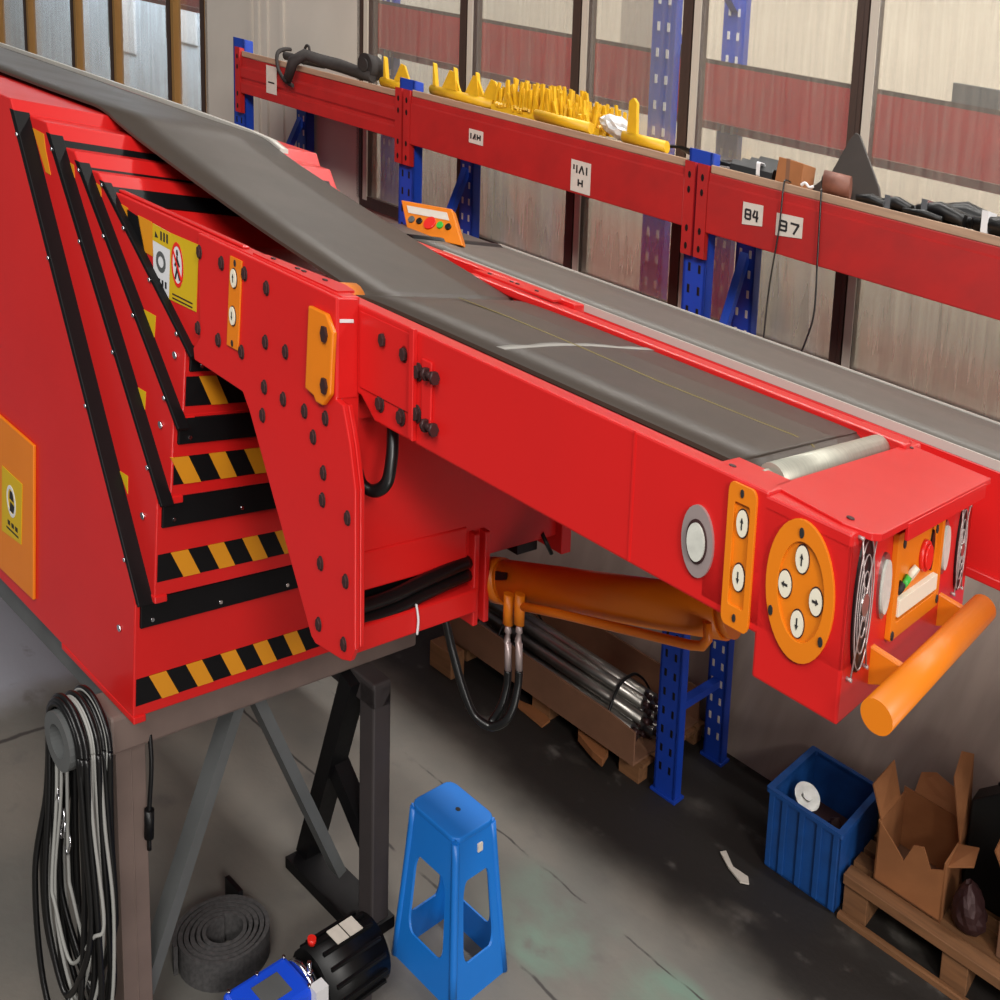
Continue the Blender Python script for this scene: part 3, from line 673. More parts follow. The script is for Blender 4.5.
for y in (.985, 1.85): MB().box(-4.3, -4.2, y, y + .07, 0, .77).build('leg', STANDG, sd)
MB().tube([(XS + .03, 1.03, .84), (XS + .062, 1.02, .72), (XS + .06, 1.012, .60), (XS + .058, 1.01, .5)], .006, 6, spline=True).tube([(XS + .06, 1.012, .60), (XS + .058, 1.01, .53)], .012, 8).build('strap_end', BLACK, sd)

# ================================================================ CABLES OVER THE PIPE STUB
cc = thing('cable_coil', 'hanging coil of black and grey cables looped over the stand pipe', 'cable', (XS, .85, .5))
def loop(y, r, drop, wl, wr, ph):
    top = .795 + .075 + r; pts = []
    for i in range(9):
        a = math.pi * i / 8; pts.append((XS + math.cos(a) * (.066 + r), y, .795 + math.sin(a) * (.066 + r)))
    bot = drop
    L2 = [(XS - .075 - wl * .5, y - .008, .62), (XS - .082 - wl, y - .012 + ph, .42), (XS - .07 - wl * .9, y - .012 + ph, bot + .12), (XS - .02, y + ph, bot), (XS + .06 + wr * .6, y + .006 + ph, bot + .13), (XS + .07 + wr, y + .008, .42), (XS + .07 + wr * .4, y + .004, .62)]
    return pts + L2 + [pts[0]]
for j in range(15):
    y = .842 + .072 * j / 14 + random.uniform(-.004, .004)
    grey = j in (3, 5, 6, 8, 9, 11)
    r_ = random.uniform(.004, .022)
    MB().tube(loop(y, r_, random.uniform(-.0, .22) + .03, random.uniform(-.01, .09), random.uniform(-.03, .05), random.uniform(-.025, .012)), .0042 if grey else .0072, 7, spline=True).build('cable', GREYC if grey else HOSE, cc)
q = MB()
for i in range(6):
    p = Vector((XS - .09 + .012 * (i % 2), .845 + .006 * i, .66 - i * .035)); q.tube([p + Vector((math.cos(a) * .009, math.sin(a) * .004, math.sin(a) * .022)) for a in [k_ * math.pi / 4 for k_ in range(9)]], .003, 5, caps=False)
q.build('chain', CHROME, cc)

# ================================================================ SECOND CONVEYOR
c2 = thing('telescopic_conveyor', 'second red conveyor running behind the main one, grey belt with pale edge strips', 'conveyor', (-2.6, 2.1, 0))
Y2, Y3 = 1.868, 2.325
MB().box(-1.44, 2.5, Y2, Y3, 1.722, 1.926)  .box(-1.44, 2.5, Y2 - .012, Y2 + .03, 1.716, 1.735).build('boom', RED, c2, bevel=.003)
MB().box(-3.9, -1.95, 1.96, 2.5, .86, 1.6).build('housing', RED, c2, bevel=.004)
MB().box(-2.2, -1.48, 1.93, 2.28, 1.55, 1.80).build('telescoping_section', RED, c2, bevel=.004)
for x in (-3.7, -2.95):
    for y in (1.99, 2.40): MB().box(x, x + .08, y, y + .08, 0, .86).build('stand_leg', STANDG, c2)
belt('belt', [(-1.36, 1.905), (-1.34, 1.932), (-1.30, 1.942), (2.49, 1.942)], Y2 + .008, Y3 - .012, BELT2, c2, .01)
MB().box(-1.2, 2.49, Y2 + .0, Y2 + .007, 1.926, 1.944).box(-1.38, 2.49, Y3 - .01, Y3, 1.926, 1.946).build('edge_strip', PALEEDGE, c2)
MB().tube([(-1.36, Y2 + .02, 1.915), (-1.36, Y3 - .03, 1.915)], .034, 14).build('tail_roller', BLACKP, c2)
# operator box on the far housing
cb = MB()
T = [at(401, 200, y=2.10), at(452, 209, y=2.10), at(463, 246, y=2.02), at(408, 234, y=2.02)]
cb.add([T[0], T[1], T[2], T[3]] + [p + Vector((-.03, .05, -.015)) for p in T], [(0, 1, 2, 3), (7, 6, 5, 4), (0, 4, 5, 1), (1, 5, 6, 2), (2, 6, 7, 3), (3, 7, 4, 0)])
cb = cb.build('control_box', ORANGE, c2, bevel=.003)
MB().tube([(-1.40, 2.12, 1.80), (-1.42, 2.12, 1.99)], .02, 10).build('box_post', ORANGE, c2)
ex = (T[1] - T[0]); ey = (T[3] - T[0]); ey2 = (T[2] - T[1]); nn = ex.cross(ey).normalized()
if nn.y > 0: nn = -nn
def onbox(u, v): return T[0] + ex * u + (ey * (1 - u) + ey2 * u) * v
def quadbox(u0, u1, v0, v1, h, m_, name):
    P = [onbox(u0, v0), onbox(u1, v0), onbox(u1, v1), onbox(u0, v1)]
    MB().add(P + [p + nn * h for p in P], [(0, 1, 2, 3), (4, 5, 6, 7), (0, 1, 5, 4), (1, 2, 6, 5), (2, 3, 7, 6), (3, 0, 4, 7)]).build(name, m_, cb)
quadbox(.10, .88, .14, .36, .001, PAPER, 'label_strip')
for u, r_, m_, nm in ((.14, .012, STANDG, 'key_switch'), (.29, .011, BLACK, 'selector_switch'), (.49, .023, REDB, 'emergency_stop'), (.68, .012, GREENB, 'push_button'), (.83, .011, BLACK, 'selector_switch')):
    p = onbox(u, .56); MB().tube([p, p + nn * .006], r_, 14).build(nm, m_, cb)

# ================================================================ STOOL
stl = thing('plastic_stool', 'blue moulded plastic stool with open sides standing on the floor by the stand leg', 'stool', (-1.05, 1.80, 0))
cx, cy = -1.045, 1.800; HS = .462
def sq_at(z, t=0):
    f = 1 - z / HS; hx = .092 + .036 * f ** 1.1 - t; hy = .084 + .036 * f ** 1.1 - t; return hx, hy
def side(sx, sy):
    """one side wall with a rounded window; runs along x if sy else along y"""
    q = MB(); nU = 36
    def pt(u, z, t):
        hx, hy = sq_at(z, t)
        return (cx + u * hx, cy + sy * hy, z) if sy else (cx + sx * hx, cy + u * hy, z)
    win = rrect(-.62, .62, .105, .335, .20, .05, 8); nW = len(win)
    def outer(i):
        u, z = win[i]; a = math.atan2((z - .22) / .225, u / 1.0)
        k_ = 1 / max(abs(math.cos(a)), abs(math.sin(a))); return (max(-1, min(1, k_ * math.cos(a))), .2275 + .2275 * max(-1, min(1, k_ * math.sin(a))))
    out = [outer(i) for i in range(nW)]
    # corners of the outline must be kept
    for cu, cz in ((1, HS), (-1, HS), (-1, 0), (1, 0)):
        j = min(range(nW), key=lambda i: abs(out[i][0] - cu) + abs(out[i][1] - cz) * 2); out[j] = (cu, cz)
    out = [(u, (z if z > .02 else .0 + .028 * max(0, 1 - (abs(u) / .7) ** 3))) for u, z in out]
    ring = lambda t: [pt(u, z, t) for u, z in out] + [pt(u, z, t) for u, z in win]
    v = ring(0) + ring(.006); n2 = 2 * nW; fs = []
    for i in range(nW):
        j = (i + 1) % nW
        fs += [(i, j, nW + j, nW + i), (n2 + i, n2 + nW + i, n2 + nW + j, n2 + j), (i, n2 + i, n2 + j, j), (nW + i, nW + j, n2 + nW + j, n2 + nW + i)]
    q.add(v, fs); q.build('side_wall', BLUEST, stl)
for s_ in ((0, -1), (0, 1), (-1, 0), (1, 0)): side(*s_)
hx, hy = sq_at(HS); 
q = MB().prism(rrect(cx - hx - .004, cx + hx + .004, cy - hy - .004, cy + hy + .004, .03), 'z', HS - .012, HS + .004); q.build('seat', BLUEST, stl, bevel=.004)
MB().prism(ell(cx + .01, cy + .01, .008, .008, 12), 'z', HS + .004, HS + .0052).build('seat_hole', INK, stl)
MB().box(cx + hx - .004, cx + hx + .008, cy + .005, cy + .025, .395, .418).build('price_sticker', PAPER, stl)
q = MB()
for sx in (-1, 1):
    for sy in (-1, 1):
        pts = [(cx + sx * (sq_at(z)[0] - .006), cy + sy * (sq_at(z)[1] - .006), z) for z in (.0, .1, .2, .3, .4, .45)]
        MB().tube(pts, .012, 10, spline=False).build('leg', BLUEST, stl)

# ================================================================ COILED RUBBER BELT
cr = thing('coiled_belt', 'grey ribbed rubber belt coiled flat on the floor near the blue motor', 'belt', (-1.45, 1.27, 0))
cxx, cyy = -1.455, 1.285
q = MB(); rows = []; turns = 5.3; N_ = 190; th_ = .0095
pts = []
for i in range(N_ + 1):
    a = 2 * math.pi * turns * i / N_ + 2.6; r_ = .036 + .0130 * a / (2 * math.pi) - .005; pts.append((a, r_))
vs, fs = [], []
for a, r_ in pts:
    ca, sa = math.cos(a), math.sin(a); rib = .0012 * math.sin(a * 40)
    for rr, z in ((r_, .0), (r_ + th_ + rib, .0), (r_ + th_ + rib, .080), (r_, .080)): vs.append((cxx + ca * rr * 1.02, cyy + sa * rr * 1.25, z))
for i in range(N_):
    o = 4 * i
    for k_ in range(4): fs.append((o + k_, o + (k_ + 1) % 4, o + 4 + (k_ + 1) % 4, o + 4 + k_))
fs += [(0, 1, 2, 3), (4 * N_ + 3, 4 * N_ + 2, 4 * N_ + 1, 4 * N_)]
q.add(vs, fs); q.build('belt_spiral', COILR, cr)
MB().box(-1.60, -1.53, 1.385, 1.40, .0, .09).build('loose_end', HOSE, cr)

# ================================================================ MOTOR
mt = thing('gear_motor', 'blue and black electric gear motor lying on the floor at the bottom edge', 'motor', (-1.25, 1.3, 0))
def mz(px, py, z): return at(px, py, z=z)
P1, P2 = mz(222, 998, .14), mz(318, 975, .14)
MB().box(-1.335, -1.205, 1.15, 1.345, .03, .165).build('gearbox', BLUEM, mt, bevel=.012)
MB().box(-1.30, -1.235, 1.215, 1.295, .165, .168).build('name_plate', STANDG, mt)
for x in (-1.325, -1.215):
    for y in (1.165, 1.25, 1.335): MB().tube([(x, y, .165), (x, y, .172)], .005, 6).build('screw', CHROME, mt)
MB().tube([(-1.27, 1.345, .10), (-1.27, 1.365, .10)], .075, 24).tube([(-1.27, 1.365, .10), (-1.27, 1.38, .10)], .06, 24).build('flange', CHROME, mt)
q = MB().tube([(-1.27, 1.385, .10), (-1.27, 1.60, .10)], .085, 24)
for k_ in range(14):
    a = math.pi * 2 * k_ / 14; q.bar((-1.27 + .088 * math.cos(a), 1.41, .10 + .088 * math.sin(a)), (-1.27 + .088 * math.cos(a), 1.585, .10 + .088 * math.sin(a)), .008, .008)
q.build('motor_body', BLACK, mt)
MB().box(-1.30, -1.25, 1.46, 1.50, .19, .1925).box(-1.30, -1.25, 1.505, 1.55, .19, .1925).build('rating_label', PAPER, mt)
MB().tube([(-1.30, 1.41, .185), (-1.30, 1.41, .20)], .012, 12).build('red_cap', REDB, mt)
MB().tube([(-1.24, 1.355, .16), (-1.24, 1.355, .205)], .006, 8).tube([(-1.24, 1.355, .17), (-1.24, 1.355, .18)], .010, 6).build('grease_nipple', CHROME, mt)
MB().box(-1.215, -1.185, 1.335, 1.375, .12, .17).build('terminal_block', WHITE, mt)
MB().box(-1.33, -1.21, 1.12, 1.55, 0, .03).build('foot', STANDD, mt)
mt.location = mt.location + W((.125, -.03, 0))

# ================================================================ THINGS ON THE RACK SHELF
ZS = 2.3505
t = thing('webbing_strap', 'dark webbing strap bundle draped over the red beam at the left of the shelf', 'strap', (-3.3, 3.2, ZS))
q = MB()
q.tube([(-3.62, 3.15, 2.415), (-3.60, 3.09, 2.405), (-3.585, 3.04, 2.375), (-3.56, 3.026, 2.31), (-3.50, 3.026, 2.262), (-3.44, 3.028, 2.25)], .010, 6, spline=True)
q.build('hanging_end', DARKSTRAP, t)
q = MB().tube([(-3.70, 3.17, 2.380), (-3.62, 3.2, 2.380), (-3.52, 3.22, 2.382), (-3.40, 3.2, 2.384)], .02, 8, spline=True).tube([(-3.58, 3.2, 2.36), (-3.56, 3.2, 2.44), (-3.53, 3.2, 2.45), (-3.52, 3.2, 2.40)], .007, 6, spline=True)
q.tube([(-3.46, 3.01, 2.27), (-3.42, 3.015, 2.36), (-3.38, 3.06, 2.405), (-3.34, 3.13, 2.397), (-3.24, 3.18, 2.395), (-3.12, 3.2, 2.386), (-3.02, 3.2, 2.384)], [.022, .026, .026, .03, .032, .03, .028], 8)
q.build('strap_bundle', DARKSTRAP, t)
MB().tube([(-3.06, 3.18, 2.425), (-3.06, 3.26, 2.425)], .055, 16).tube([(-3.06, 3.17, 2.425), (-3.06, 3.18, 2.425)], .03, 12).build('ratchet_reel', DARKSTRAP, t)
for ch in t.children: ch.location = ch.location + W((0, 0, -.018))
def yellow_tube(x0, x1, y, z, label, fins):
    t = thing('yellow_guard_tube', label, 'tube', (x0, y, z))
    z -= .004; MB().tube([(x0, y, z + .026), (x1, y, z + .026)], .0215, 14).build('tube_body', YELP, t)
    q = MB()
    for k_, x in enumerate(fins):
        if k_ % 2 == 0: q.prism([(x, z + .045), (x + .02, z + .045), (x + .006, z + .135), (x, z + .14)], 'y', y - .012, y + .012)
        else: q.prism([(x, z + .045), (x + .12, z + .045), (x + .075, z + .12), (x + .05, z + .125)], 'y', y - .006, y + .006)
    q.build('guard_fins', YELP, t)
    return t
yellow_tube(-2.99, -2.72, 3.24, ZS, 'short yellow finned tube left of the second blue post', [-2.97, -2.90]).location.z -= .018
yellow_tube(-2.60, -2.20, 3.20, ZS, 'yellow finned tube lying right of the second blue post', [-2.585, -2.53, -2.45, -2.38, -2.31, -2.27])
t = thing('yellow_comb_bundle', 'heap of yellow plastic comb strips bristling upward in the middle of the shelf', 'plastic strips', (-1.95, 3.2, ZS))
for j in range(6):
    q = MB(); x0 = -2.18 + .035 * j; x1 = -1.64 + .01 * j; y = 3.17 + .04 * j; zz = ZS + .012 + .004 * j
    q.bar((x0, y, zz), (x1, y, zz), .03, .024)
    x = x0 + .01
    while x < x1:
        l = random.uniform(.065, .135) * (1.0 if x < -1.75 else .8); q.bar((x, y, zz), (x + random.uniform(-.02, .012), y + random.uniform(-.03, .03), zz + l), .010, .014); x += random.uniform(.013, .021)
        if random.random() < .6: q.bar((x, y - .01, zz + .02), (x + .012, y - .024, zz + .004 + random.uniform(0, .02)), .010, .012)
    q.build('comb_strip', YELP, t)
yellow_tube(-1.87, -1.58, 3.098, ZS, 'short smooth yellow tube end in front of the yellow comb heap', [])
t = thing('plastic_bag', 'crumpled milky plastic bag lying at the right end of the yellow combs', 'bag', (-1.5, 3.14, ZS))
q = MB(); bm_ = bmesh.new(); bmesh.ops.create_icosphere(bm_, subdivisions=3, radius=1)
vs = [(-1.515 + v.co.x * .085 * (1 + random.uniform(-.12, .12)) + .0 * v.co.z, 3.20 + v.co.y * .05 * (1 + random.uniform(-.15, .15)), ZS + .05 + v.co.z * .042 * (1 + random.uniform(-.15, .15)) - v.co.x * .012) for v in bm_.verts]
bm_.verts.index_update(); q.add(vs, [tuple(v.index for v in f.verts) for f in bm_.faces]); bm_.free(); q.build('bag_body', CLEARBAG, t)
t = yellow_tube(-1.44, -1.235, 3.13, ZS, 'yellow tube with one upright peg just left of the third blue post', [])
MB().prism([(-1.42, ZS + .04), (-1.375, ZS + .04), (-1.38, ZS + .15), (-1.395, ZS + .165), (-1.415, ZS + .15)], 'y', 3.12, 3.14).build('peg', YELP, t)
t = thing('folded_black_sheet', 'thin black folded sheet lying behind the third blue post', 'sheet', (-1.1, 3.25, ZS))
MB().sheet([[(-1.28 + .07 * i, 3.2 + .05 * j, ZS + .03 + .012 * math.sin(i * 1.3 + j)) for j in range(4)] for i in range(6)], .01).build('sheet_body', BLACKP, t)
# black profiles right of the post
for j in range(4):
    x0 = -.96 + .012 * j; y = 3.15 + .05 * j
    t = thing('black_profile', ['front one of four black rubber profiles right of the third blue post', 'second from the front of four black rubber profiles right of the third post', 'third from the front of four black rubber profiles right of the third post', 'rearmost of four black rubber profiles right of the third blue post'][j], 'profile', (x0, y, ZS), 'black profiles right of the post')
    MB().prism([(y - .02, ZS), (y + .02, ZS), (y + .02, ZS + .03 + .008 * j), (y + .008, ZS + .038 + .012 * j), (y - .012, ZS + .022 + .012 * j)], 'x', x0, -.79 + .008 * j).build('profile_body', BLACKP, t)
    if j == 0: MB().ring(rrect(y - .0225, y + .0225, ZS - .0, ZS + .048, .008, .008), rrect(y - .0205, y + .0205, ZS + .002, ZS + .045, .007, .007), 'x', -.85, -.836).build('white_band', WHITE, t)
t = thing('cardboard_box', 'small brown cardboard box on the shelf above the two dangling wires', 'box', (-.72, 3.18, ZS))
MB().prism([(-.775, ZS), (-.675, ZS), (-.668, ZS + .075), (-.765, ZS + .08)], 'y', 3.13, 3.24).build('box_body', CARD, t, bevel=.002)
MB().box(-.735, -.72, 3.1295, 3.2405, ZS + .001, ZS + .080).build('tape', CARDD, t)
t = thing('triangular_plate', 'dark grey triangular plate standing upright on the shelf', 'plate', (-.55, 3.28, ZS))
MB().prism([(-.70, ZS), (-.425, ZS), (-.440, ZS + .06), (-.525, ZS + .21), (-.54, ZS + .215), (-.56, ZS + .19), (-.62, ZS + .07)], 'y', 3.26, 3.275).build('plate_body', DARKPL, t, bevel=.002)
MB().prism([(-.56, ZS), (-.54, ZS), (-.54, ZS + .1)], 'y', 3.275, 3.33).build('plate_foot', DARKPL, t)
t = thing('tape_roll', 'brown roll of tape lying in front of the dark triangular plate', 'roll', (-.56, 3.17, ZS))
MB().tube([(-.605, 3.17, ZS + .037), (-.515, 3.19, ZS + .037)], .037, 18).build('tape_body', BROWNROLL, t)
MB().tube([(-.607, 3.17, ZS + .037), (-.603, 3.17, ZS + .037)], .022, 14).build('core', INK, t)
spots = [(-.655, 3.13, .022, .05), (-.63, 3.15, .015, .04)]
t = thing('wire_offcut', 'small white wire clip in front of the brown tape roll', 'clip', (-.64, 3.10, ZS))
MB().tube([(-.66, 3.10, ZS + .006), (-.645, 3.10, ZS + .016), (-.63, 3.10, ZS + .006), (-.615, 3.105, ZS + .012)], .005, 6, spline=True).build('clip_wire', WHITE, t)
labs = ['short black plastic bundle beside the dark triangular plate', 'flat black bundle with a white tag, second from the triangular plate', 'tall dark folded sheet behind the black bundles at the right', 'long black wrapped bundle, third from the triangular plate', 'shiny black wrapped bundle at the right edge of the shelf', 'low black strip lying in front of the right-hand bundles']
dims = [(-.475, -.36, 3.11, 3.17, .035), (-.40, -.27, 3.13, 3.20, .045), (-.28, -.02, 3.30, 3.32, .085), (-.275, -.10, 3.12, 3.20, .06), (-.09, .12, 3.14, 3.24, .07), (-.30, -.16, 3.085, 3.115, .025)]
for lab, (x0, x1, y0_, y1_, h) in zip(labs, dims):
    t = thing('wrapped_bundle', lab, 'bundle', ((x0 + x1) / 2, y0_, ZS), 'black bundles at the right of the shelf')
    rows = []
    q = MB()
    for k_ in range(3):
        yy = y0_ + (y1_ - y0_) * (k_ + .5) / 3
        q.tube([(x0 + random.uniform(0, .02), yy, ZS + h * .3), ((x0 + x1) / 2, yy, ZS + h * (.45 + .2 * random.random())), (x1 - random.uniform(0, .02), yy, ZS + h * .35)], [h * .3, h * .42, h * .32], 8)
    q.build('bundle_body', BLACK, t)
    if h > .04 and y0_ < 3.25: MB().box(x0 + .03, x0 + .05, y0_ - .008, y1_, ZS + .001, ZS + h * .92).build('wrap_band', CHROME if x0 < -.2 else WHITE, t)
for j, (pts, lab) in enumerate((([(-.70, 3.10, 2.357), (-.70, 3.055, 2.358), (-.70, 3.043, 2.33), (-.705, 3.042, 2.2), (-.728, 3.045, 2.0), (-.737, 3.045, 1.8)], 'thin black wire hanging below the small cardboard box'),
                                ([(-.585, 3.10, 2.357), (-.565, 3.055, 2.358), (-.56, 3.043, 2.33), (-.555, 3.042, 2.15), (-.553, 3.045, 1.98), (-.575, 3.045, 1.88), (-.612, 3.045, 1.78)], 'thin black wire hanging from beside the brown tape roll'))):
    t = MB().tube(pts, .0032, 6, spline=True).build('hanging_wire', HOSE, org=pts[0]); tag(t, lab, 'wire', 'wires hanging over the beam')

# ================================================================ GOODS ON THE FLOOR UNDER THE RACK
p = thing('wooden_pallet', 'low wooden pallet with brown board sides under the steel rods', 'pallet', (-1.7, 3.3, 0))
for y in (3.05, 3.26, 3.52):
    for x in (-2.25, -1.74, -1.26): MB().box(x, x + .10, y, y + .07, 0, .075).build('pallet_block', WOODP, p)
for k_ in range(6): MB().box(-2.28, -1.14, 3.05 + k_ * .092, 3.13 + k_ * .092, .075, .09).build('deck_board', WOODP, p)
cb2 = thing('cardboard_tray', 'long brown cardboard tray lying on the pallet and carrying the steel rods', 'tray', (-1.7, 3.3, .09))
MB().box(-2.24, -1.16, 3.0, 3.56, .091, .10).build('tray_base', CARDD, cb2)
MB().prism([(-2.24, .10), (-1.16, .10), (-1.16, .225), (-1.3, .24), (-2.24, .24)], 'y', 3.0, 3.012).build('tray_side', CARDD, cb2)
MB().prism([(-2.24, .10), (-1.16, .10), (-1.16, .24), (-2.24, .24)], 'y', 3.548, 3.56).build('tray_side', CARDD, cb2)
MB().prism([(3.0, .10), (3.56, .10), (3.56, .24), (3.0, .24)], 'x', -2.24, -2.228).build('tray_end', CARDD, cb2)
r0 = None
rods = [(3.06 + .058 * k_, .128) for k_ in range(6)] + [(3.089 + .058 * k_, .177) for k_ in range(5)] + [(3.118 + .058 * k_, .226) for k_ in range(4)] + [(3.147 + .058 * k_, .275) for k_ in range(2)]
rlab = ['bottom layer', 'second layer', 'third layer', 'top layer']
cnt = {}
for (y, z) in rods:
    lay = min(3, int((z - .12) / .048)); cnt[lay] = cnt.get(lay, 0) + 1
    if r0 is None:
        r0 = thing('steel_rod', 'x', 'rod', (-1.65, y, z), 'steel rods on the pallet')
        q = MB().tube([(-2.10, y, z), (-1.22, y, z)], .0265, 14); q.build('rod_shaft', RODS, r0)
        MB().tube([(-1.22, y, z), (-1.195, y, z)], .012, 10).build('rod_spigot', BOLT, r0); r = r0; y0_, z0_ = y, z
    else:
        r = cp_tree(r0, (random.uniform(-.03, .03), y - y0_, z - z0_))
    o_ = ['frontmost', 'second', 'third', 'fourth', 'fifth', 'sixth', 'seventh', 'eighth'][cnt[lay] - 1]
    r['label'] = 'shiny steel rod on the pallet, %s one from the front in the %s' % (o_, rlab[lay])
for x in (-1.95, -1.32):
    t = MB().tube([(x, 3.022, .105), (x, 3.02, .15), (x, 3.05, .225), (x, 3.115, .30), (x, 3.2, .318), (x, 3.26, .305), (x, 3.34, .245), (x, 3.40, .16), (x, 3.41, .105)], .006, 6, spline=True).build('rod_strap', BLACK, org=(x, 3.1, .2))
    tag(t, 'black tie strap round the steel rods, %s' % ('far end' if x < -1.5 else 'end nearest the blue rack post'), 'strap', 'tie straps on the rods')
def scrap(pxs, z, lab, th=.01, m_=CARD):
    P = [at(a, b, z=z) for a, b in pxs]; c = sum(P, Vector()) / len(P)
    t = MB().prism([(q_.x, q_.y) for q_ in P], 'z', z, z + th).build('cardboard_scrap', m_, org=c); tag(t, lab, 'cardboard'); return t
def block(x0, x1, y0_, y1_, h, lab):
    t = MB().box(x0, x1, y0_, y1_, 0, h).build('wood_offcut', WOODP, bevel=.004, org=(x0, y0_, 0)); tag(t, lab, 'wood offcut'); return t
block(-2.22, -2.08, 2.87, 2.96, .11, 'pale wood offcut block at the far corner of the pallet')
scrap([(514, 700), (542, 712), (550, 722), (542, 728), (518, 708)], .004, 'torn cardboard scrap on the floor beside the pallet, below the hoses')
scrap([(578, 728), (602, 748), (608, 757), (602, 767), (592, 758), (578, 741)], .03, 'bent cardboard strip on the floor at the near corner of the pallet', .03)
scrap([(720, 853), (726, 852), (733, 868), (748, 878), (749, 885), (740, 883), (728, 868)], .004, 'small pale torn paper scrap on the floor left of the blue crate', .006, PAPER)
# blue crate
bc = thing('plastic_crate', 'open blue ribbed plastic crate on the floor under the rack', 'crate', (-.45, 3.3, 0))
x0, x1, y0_, y1_, h = -.60, -.315, 3.10, 3.53, .295
q = MB().box(x0, x1, y0_, y0_ + .012, .0, h).box(x0, x1, y1_ - .012, y1_, 0, h).box(x0, x0 + .012, y0_, y1_, 0, h).box(x1 - .012, x1, y0_, y1_, 0, h).box(x0, x1, y0_, y1_, 0, .012)
q.build('crate_body', BLUECR, bc, bevel=.003)
q = MB()
for x in (-.598, -.545, -.475, -.405, -.34): q.box(x, x + .022, y0_ - .010, y0_, .01, h - .01)
q.build('crate_ribs', BLUECR, bc, bevel=.002)
MB().ring(rrect(x0 - .012, x1 + .012, y0_ - .012, y1_ + .012, .01), rrect(x0 + .012, x1 - .012, y0_ + .012, y1_ - .012, .01), 'z', h - .012, h + .004).build('crate_rim', BLUECR, bc)
t = thing('metal_disc', 'pale round metal disc lying tilted inside the blue crate', 'disc', (-.52, 3.27, .2))
cD = Vector((-.515, 3.26, .245)); nD = Vector((.35, -.55, .75)).normalized()
MB().tube([cD, cD + nD * .022], .05, 24).tube([cD + nD * .022, cD + nD * .03], .018, 14).build('disc_body', STEEL, t)
t = thing('machine_part', 'dark greasy parts filling the bottom of the blue crate', 'parts', (-.45, 3.3, .05))
q = MB(); 
for k_ in range(14): 
    p_ = Vector((random.uniform(x0 + .10, x1 - .10), random.uniform(y0_ + .10, y1_ - .10), .06 + .10 * random.random())); q.tube([p_, p_ + Vector((random.uniform(-.05, .05), random.uniform(-.05, .05), .03))], .02, 8)
q.box(x0 + .03, x1 - .03, y0_ + .03, y1_ - .03, .014, .12); q.build('parts_heap', BOLT, t); t['kind'] = 'stuff'
# right-hand pallet with carton
p = thing('wooden_pallet', 'wooden pallet in the corner carrying the torn carton', 'pallet', (.1, 3.35, 0))
MB().box(-.30, .56, 3.12, 3.20, .115, .15).build('deck_board', WOODP, p, bevel=.003)
for k_ in range(3): MB().box(-.30, .56, 3.23 + .11 * k_, 3.31 + .11 * k_, .115, .15).build('deck_board', WOODP, p)
for x in (-.30, .06, .42): MB().box(x, x + .09, 3.14, 3.52, .0, .115).build('bearer_block', WOODP, p, bevel=.003)
MB().box(-.30, .56, 3.09, 3.12, .0, .018).build('bottom_board', WOODP, p)
bx = thing('torn_carton', 'open torn brown carton with raised flaps on the corner pallet', 'box', (-.08, 3.35, .15))
x0, x1, y0_, y1_, z0_, z1_ = -.215, .03, 3.20, 3.50, .151, .36
front_ = [(x0, z0_), (x1, z0_), (x1, z1_ - .02), (x1 - .05, z1_ - .05), (x1 - .08, z1_ + .01), (x0 + .13, z1_ - .005), (x0 + .1, z1_ - .08), (x0 + .06, z1_ - .04), (x0, z1_ + .01)]
MB().prism(front_, 'y', y0_, y0_ + .006).build('front_wall', CARD, bx)
MB().box(x0, x1, y1_ - .006, y1_, z0_, z1_ + .02).build('back_wall', CARD, bx)
MB().box(x0, x0 + .006, y0_, y1_, z0_, z1_).build('side_wall', CARD, bx); MB().box(x1 - .006, x1, y0_, y1_, z0_, z1_).build('side_wall', CARD, bx)
MB().box(x0, x1, y0_, y1_, z0_, z0_ + .006).build('box_bottom', CARDD, bx)
def flap(P, m_=CARD):
    P = [Vector(p_) for p_ in P]; n_ = (P[1] - P[0]).cross(P[-1] - P[0]).normalized() * .005
    k_ = len(P); MB().add(P + [p_ + n_ for p_ in P], [tuple(range(k_)), tuple(range(2 * k_ - 1, k_ - 1, -1))] + [(i, (i + 1) % k_, k_ + (i + 1) % k_, k_ + i) for i in range(k_)]).build('flap', m_, bx)
flap([(x0, y0_ + .02, z1_), (x0, y1_ - .06, z1_), (x0 - .03, y1_ - .08, z1_ + .13), (x0 - .05, y0_ + .05, z1_ + .09)])
flap([(x0 + .04, y1_, z1_ + .02), (x1 - .01, y1_, z1_ + .02), (x1 - .0, y1_ + .04, z1_ + .08), (x0 + .10, y1_ + .05, z1_ + .11), (x0 + .05, y1_ + .03, z1_ + .09)])
flap([(x1, y1_ - .13, z1_), (x1, y1_, z1_), (x1 - .02, y1_ + .03, z1_ + .26), (x1 - .05, y1_ - .02, z1_ + .27), (x1 - .055, y1_ - .08, z1_ + .19)])
flap([(x1, y0_ + .03, z1_ - .02), (x1, y1_ - .13, z1_), (x1 + .07, y1_ - .14, z1_ + .035), (x1 + .075, y0_ + .07, z1_ + .01)])
t = thing('black_case', 'black case standing on the corner pallet behind the torn carton', 'case', (.15, 3.53, .15))
MB().prism([(.04, .151), (.33, .151), (.33, .45), (.16, .60), (.04, .50)], 'y', 3.44, 3.55).build('case_body', BLACK, t, bevel=.006)
MB().tube([(.12, 3.50, .575), (.15, 3.50, .61), (.2, 3.50, .60), (.22, 3.5, .545)], .01, 8, spline=True).build('case_handle', BLACK, t)
t = thing('oily_bag', 'dark oily plastic bag slumped on the pallet right of the torn carton', 'bag', (.1, 3.22, .15))
bm_ = bmesh.new(); bmesh.ops.create_icosphere(bm_, subdivisions=3, radius=1); bm_.verts.index_update()
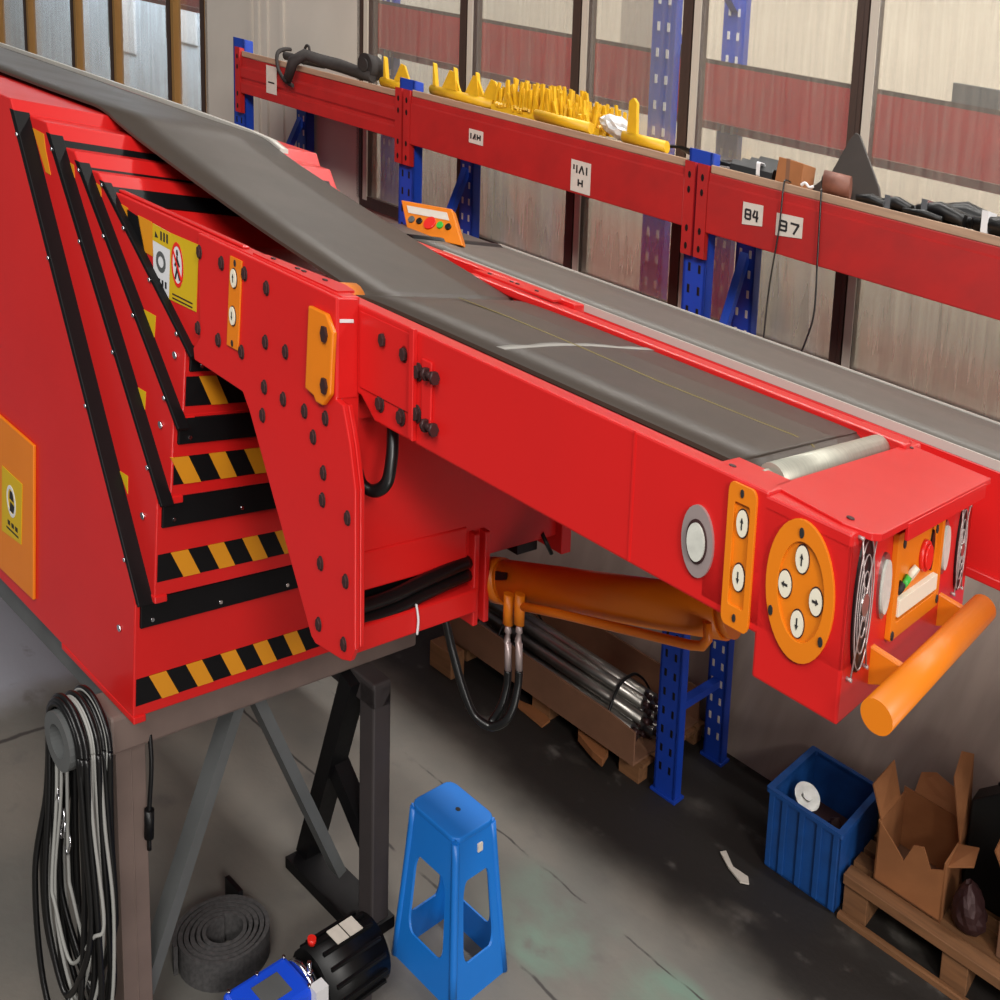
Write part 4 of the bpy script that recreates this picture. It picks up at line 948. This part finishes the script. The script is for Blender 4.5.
vs = [(.112 + v.co.x * .048 * (1 + random.uniform(-.15, .15)) * (1.15 - .35 * v.co.z), 3.24 + v.co.y * .06 * (1 + random.uniform(-.1, .1)), .245 + v.co.z * .09 * (1 + random.uniform(-.08, .08))) for v in bm_.verts]
MB().add(vs, [tuple(v.index for v in f.verts) for f in bm_.faces]).build('bag_body', BOLT, t); bm_.free()
t = thing('cardboard_box', 'dark brown carton cut by the right edge behind the oily bag', 'box', (.25, 3.3, .15))
MB().box(.215, .39, 3.22, 3.42, .151, .42).build('box_body', CARDD, t, bevel=.003)
MB().add([(.215, 3.22, .42), (.215, 3.42, .42), (.17, 3.42, .50), (.17, 3.24, .48), (.22, 3.22, .423), (.22, 3.42, .423), (.175, 3.42, .503), (.175, 3.24, .483)], [(0, 1, 2, 3), (7, 6, 5, 4), (0, 1, 5, 4), (1, 2, 6, 5), (2, 3, 7, 6), (3, 0, 4, 7)]).build('flap', CARD, t)

# ================================================================ LIGHT
w = bpy.data.worlds.new('hall_daylight'); bpy.context.scene.world = w; w.use_nodes = True
bg = w.node_tree.nodes['Background']; bg.inputs['Color'].default_value = (1, .98, .95, 1); bg.inputs['Strength'].default_value = .135
def area(name, loc, target, sx, sy, power, col=(1, 1, 1)):
    l = bpy.data.lights.new(name, 'AREA'); l.shape = 'RECTANGLE'; l.size = sx; l.size_y = sy; l.energy = power; l.color = col
    o = bpy.data.objects.new(name, l); C.objects.link(o); o.location = loc
    o.rotation_euler = (Vector(target) - Vector(loc)).to_track_quat('-Z', 'Y').to_euler(); return o
area('skylight_front', (.2, -3.2, 6.2), (-.5, 1.2, 1.6), 4.0, 1.6, 220, (1, .97, .93))
area('skylight_gate', (4.8, -2.4, 6.2), (.2, 1.4, 1.7), 1.8, 1.8, 330, (1, .96, .91))
area('boom_fill', (4.2, .1, 1.9), (-.6, 1.4, 1.4), 1.6, 1.4, 55, (1, .95, .9))  # fill lamp added to brighten the space under the boom
area('roof_light', (-2.4, -1.3, 6.5), (-2.2, 1.6, 1.0), 5, 1.2, 120, (1, .98, .95))
area('next_hall_light', (-1.5, 4.0, 5.2), (-1.5, 5.6, 2.2), 8, .4, 400, (1, .97, .92))
area('yard_daylight', (-12, 5.4, 5.5), (-12.5, 7, 1.5), 5, 2, 600, (.86, .94, 1))

# ================================================================ CAMERA
cd = bpy.data.cameras.new('camera'); cam = bpy.data.objects.new('camera', cd); C.objects.link(cam)
cd.sensor_fit = 'HORIZONTAL'; cd.sensor_width = 36; cd.lens = 36 * CAM_F / 1000; cd.clip_start = .05; cd.clip_end = 100
Mx = CR.transposed() @ Matrix(((1, 0, 0), (0, -1, 0), (0, 0, -1)))
cam.matrix_world = Matrix.Translation(EYE) @ Mx.to_4x4()
sc = bpy.context.scene; sc.camera = cam
sc.view_settings.view_transform = 'Standard'; sc.view_settings.look = 'None'; sc.view_settings.gamma = 1; sc.view_settings.exposure = 0
sc.view_settings.use_curve_mapping = False
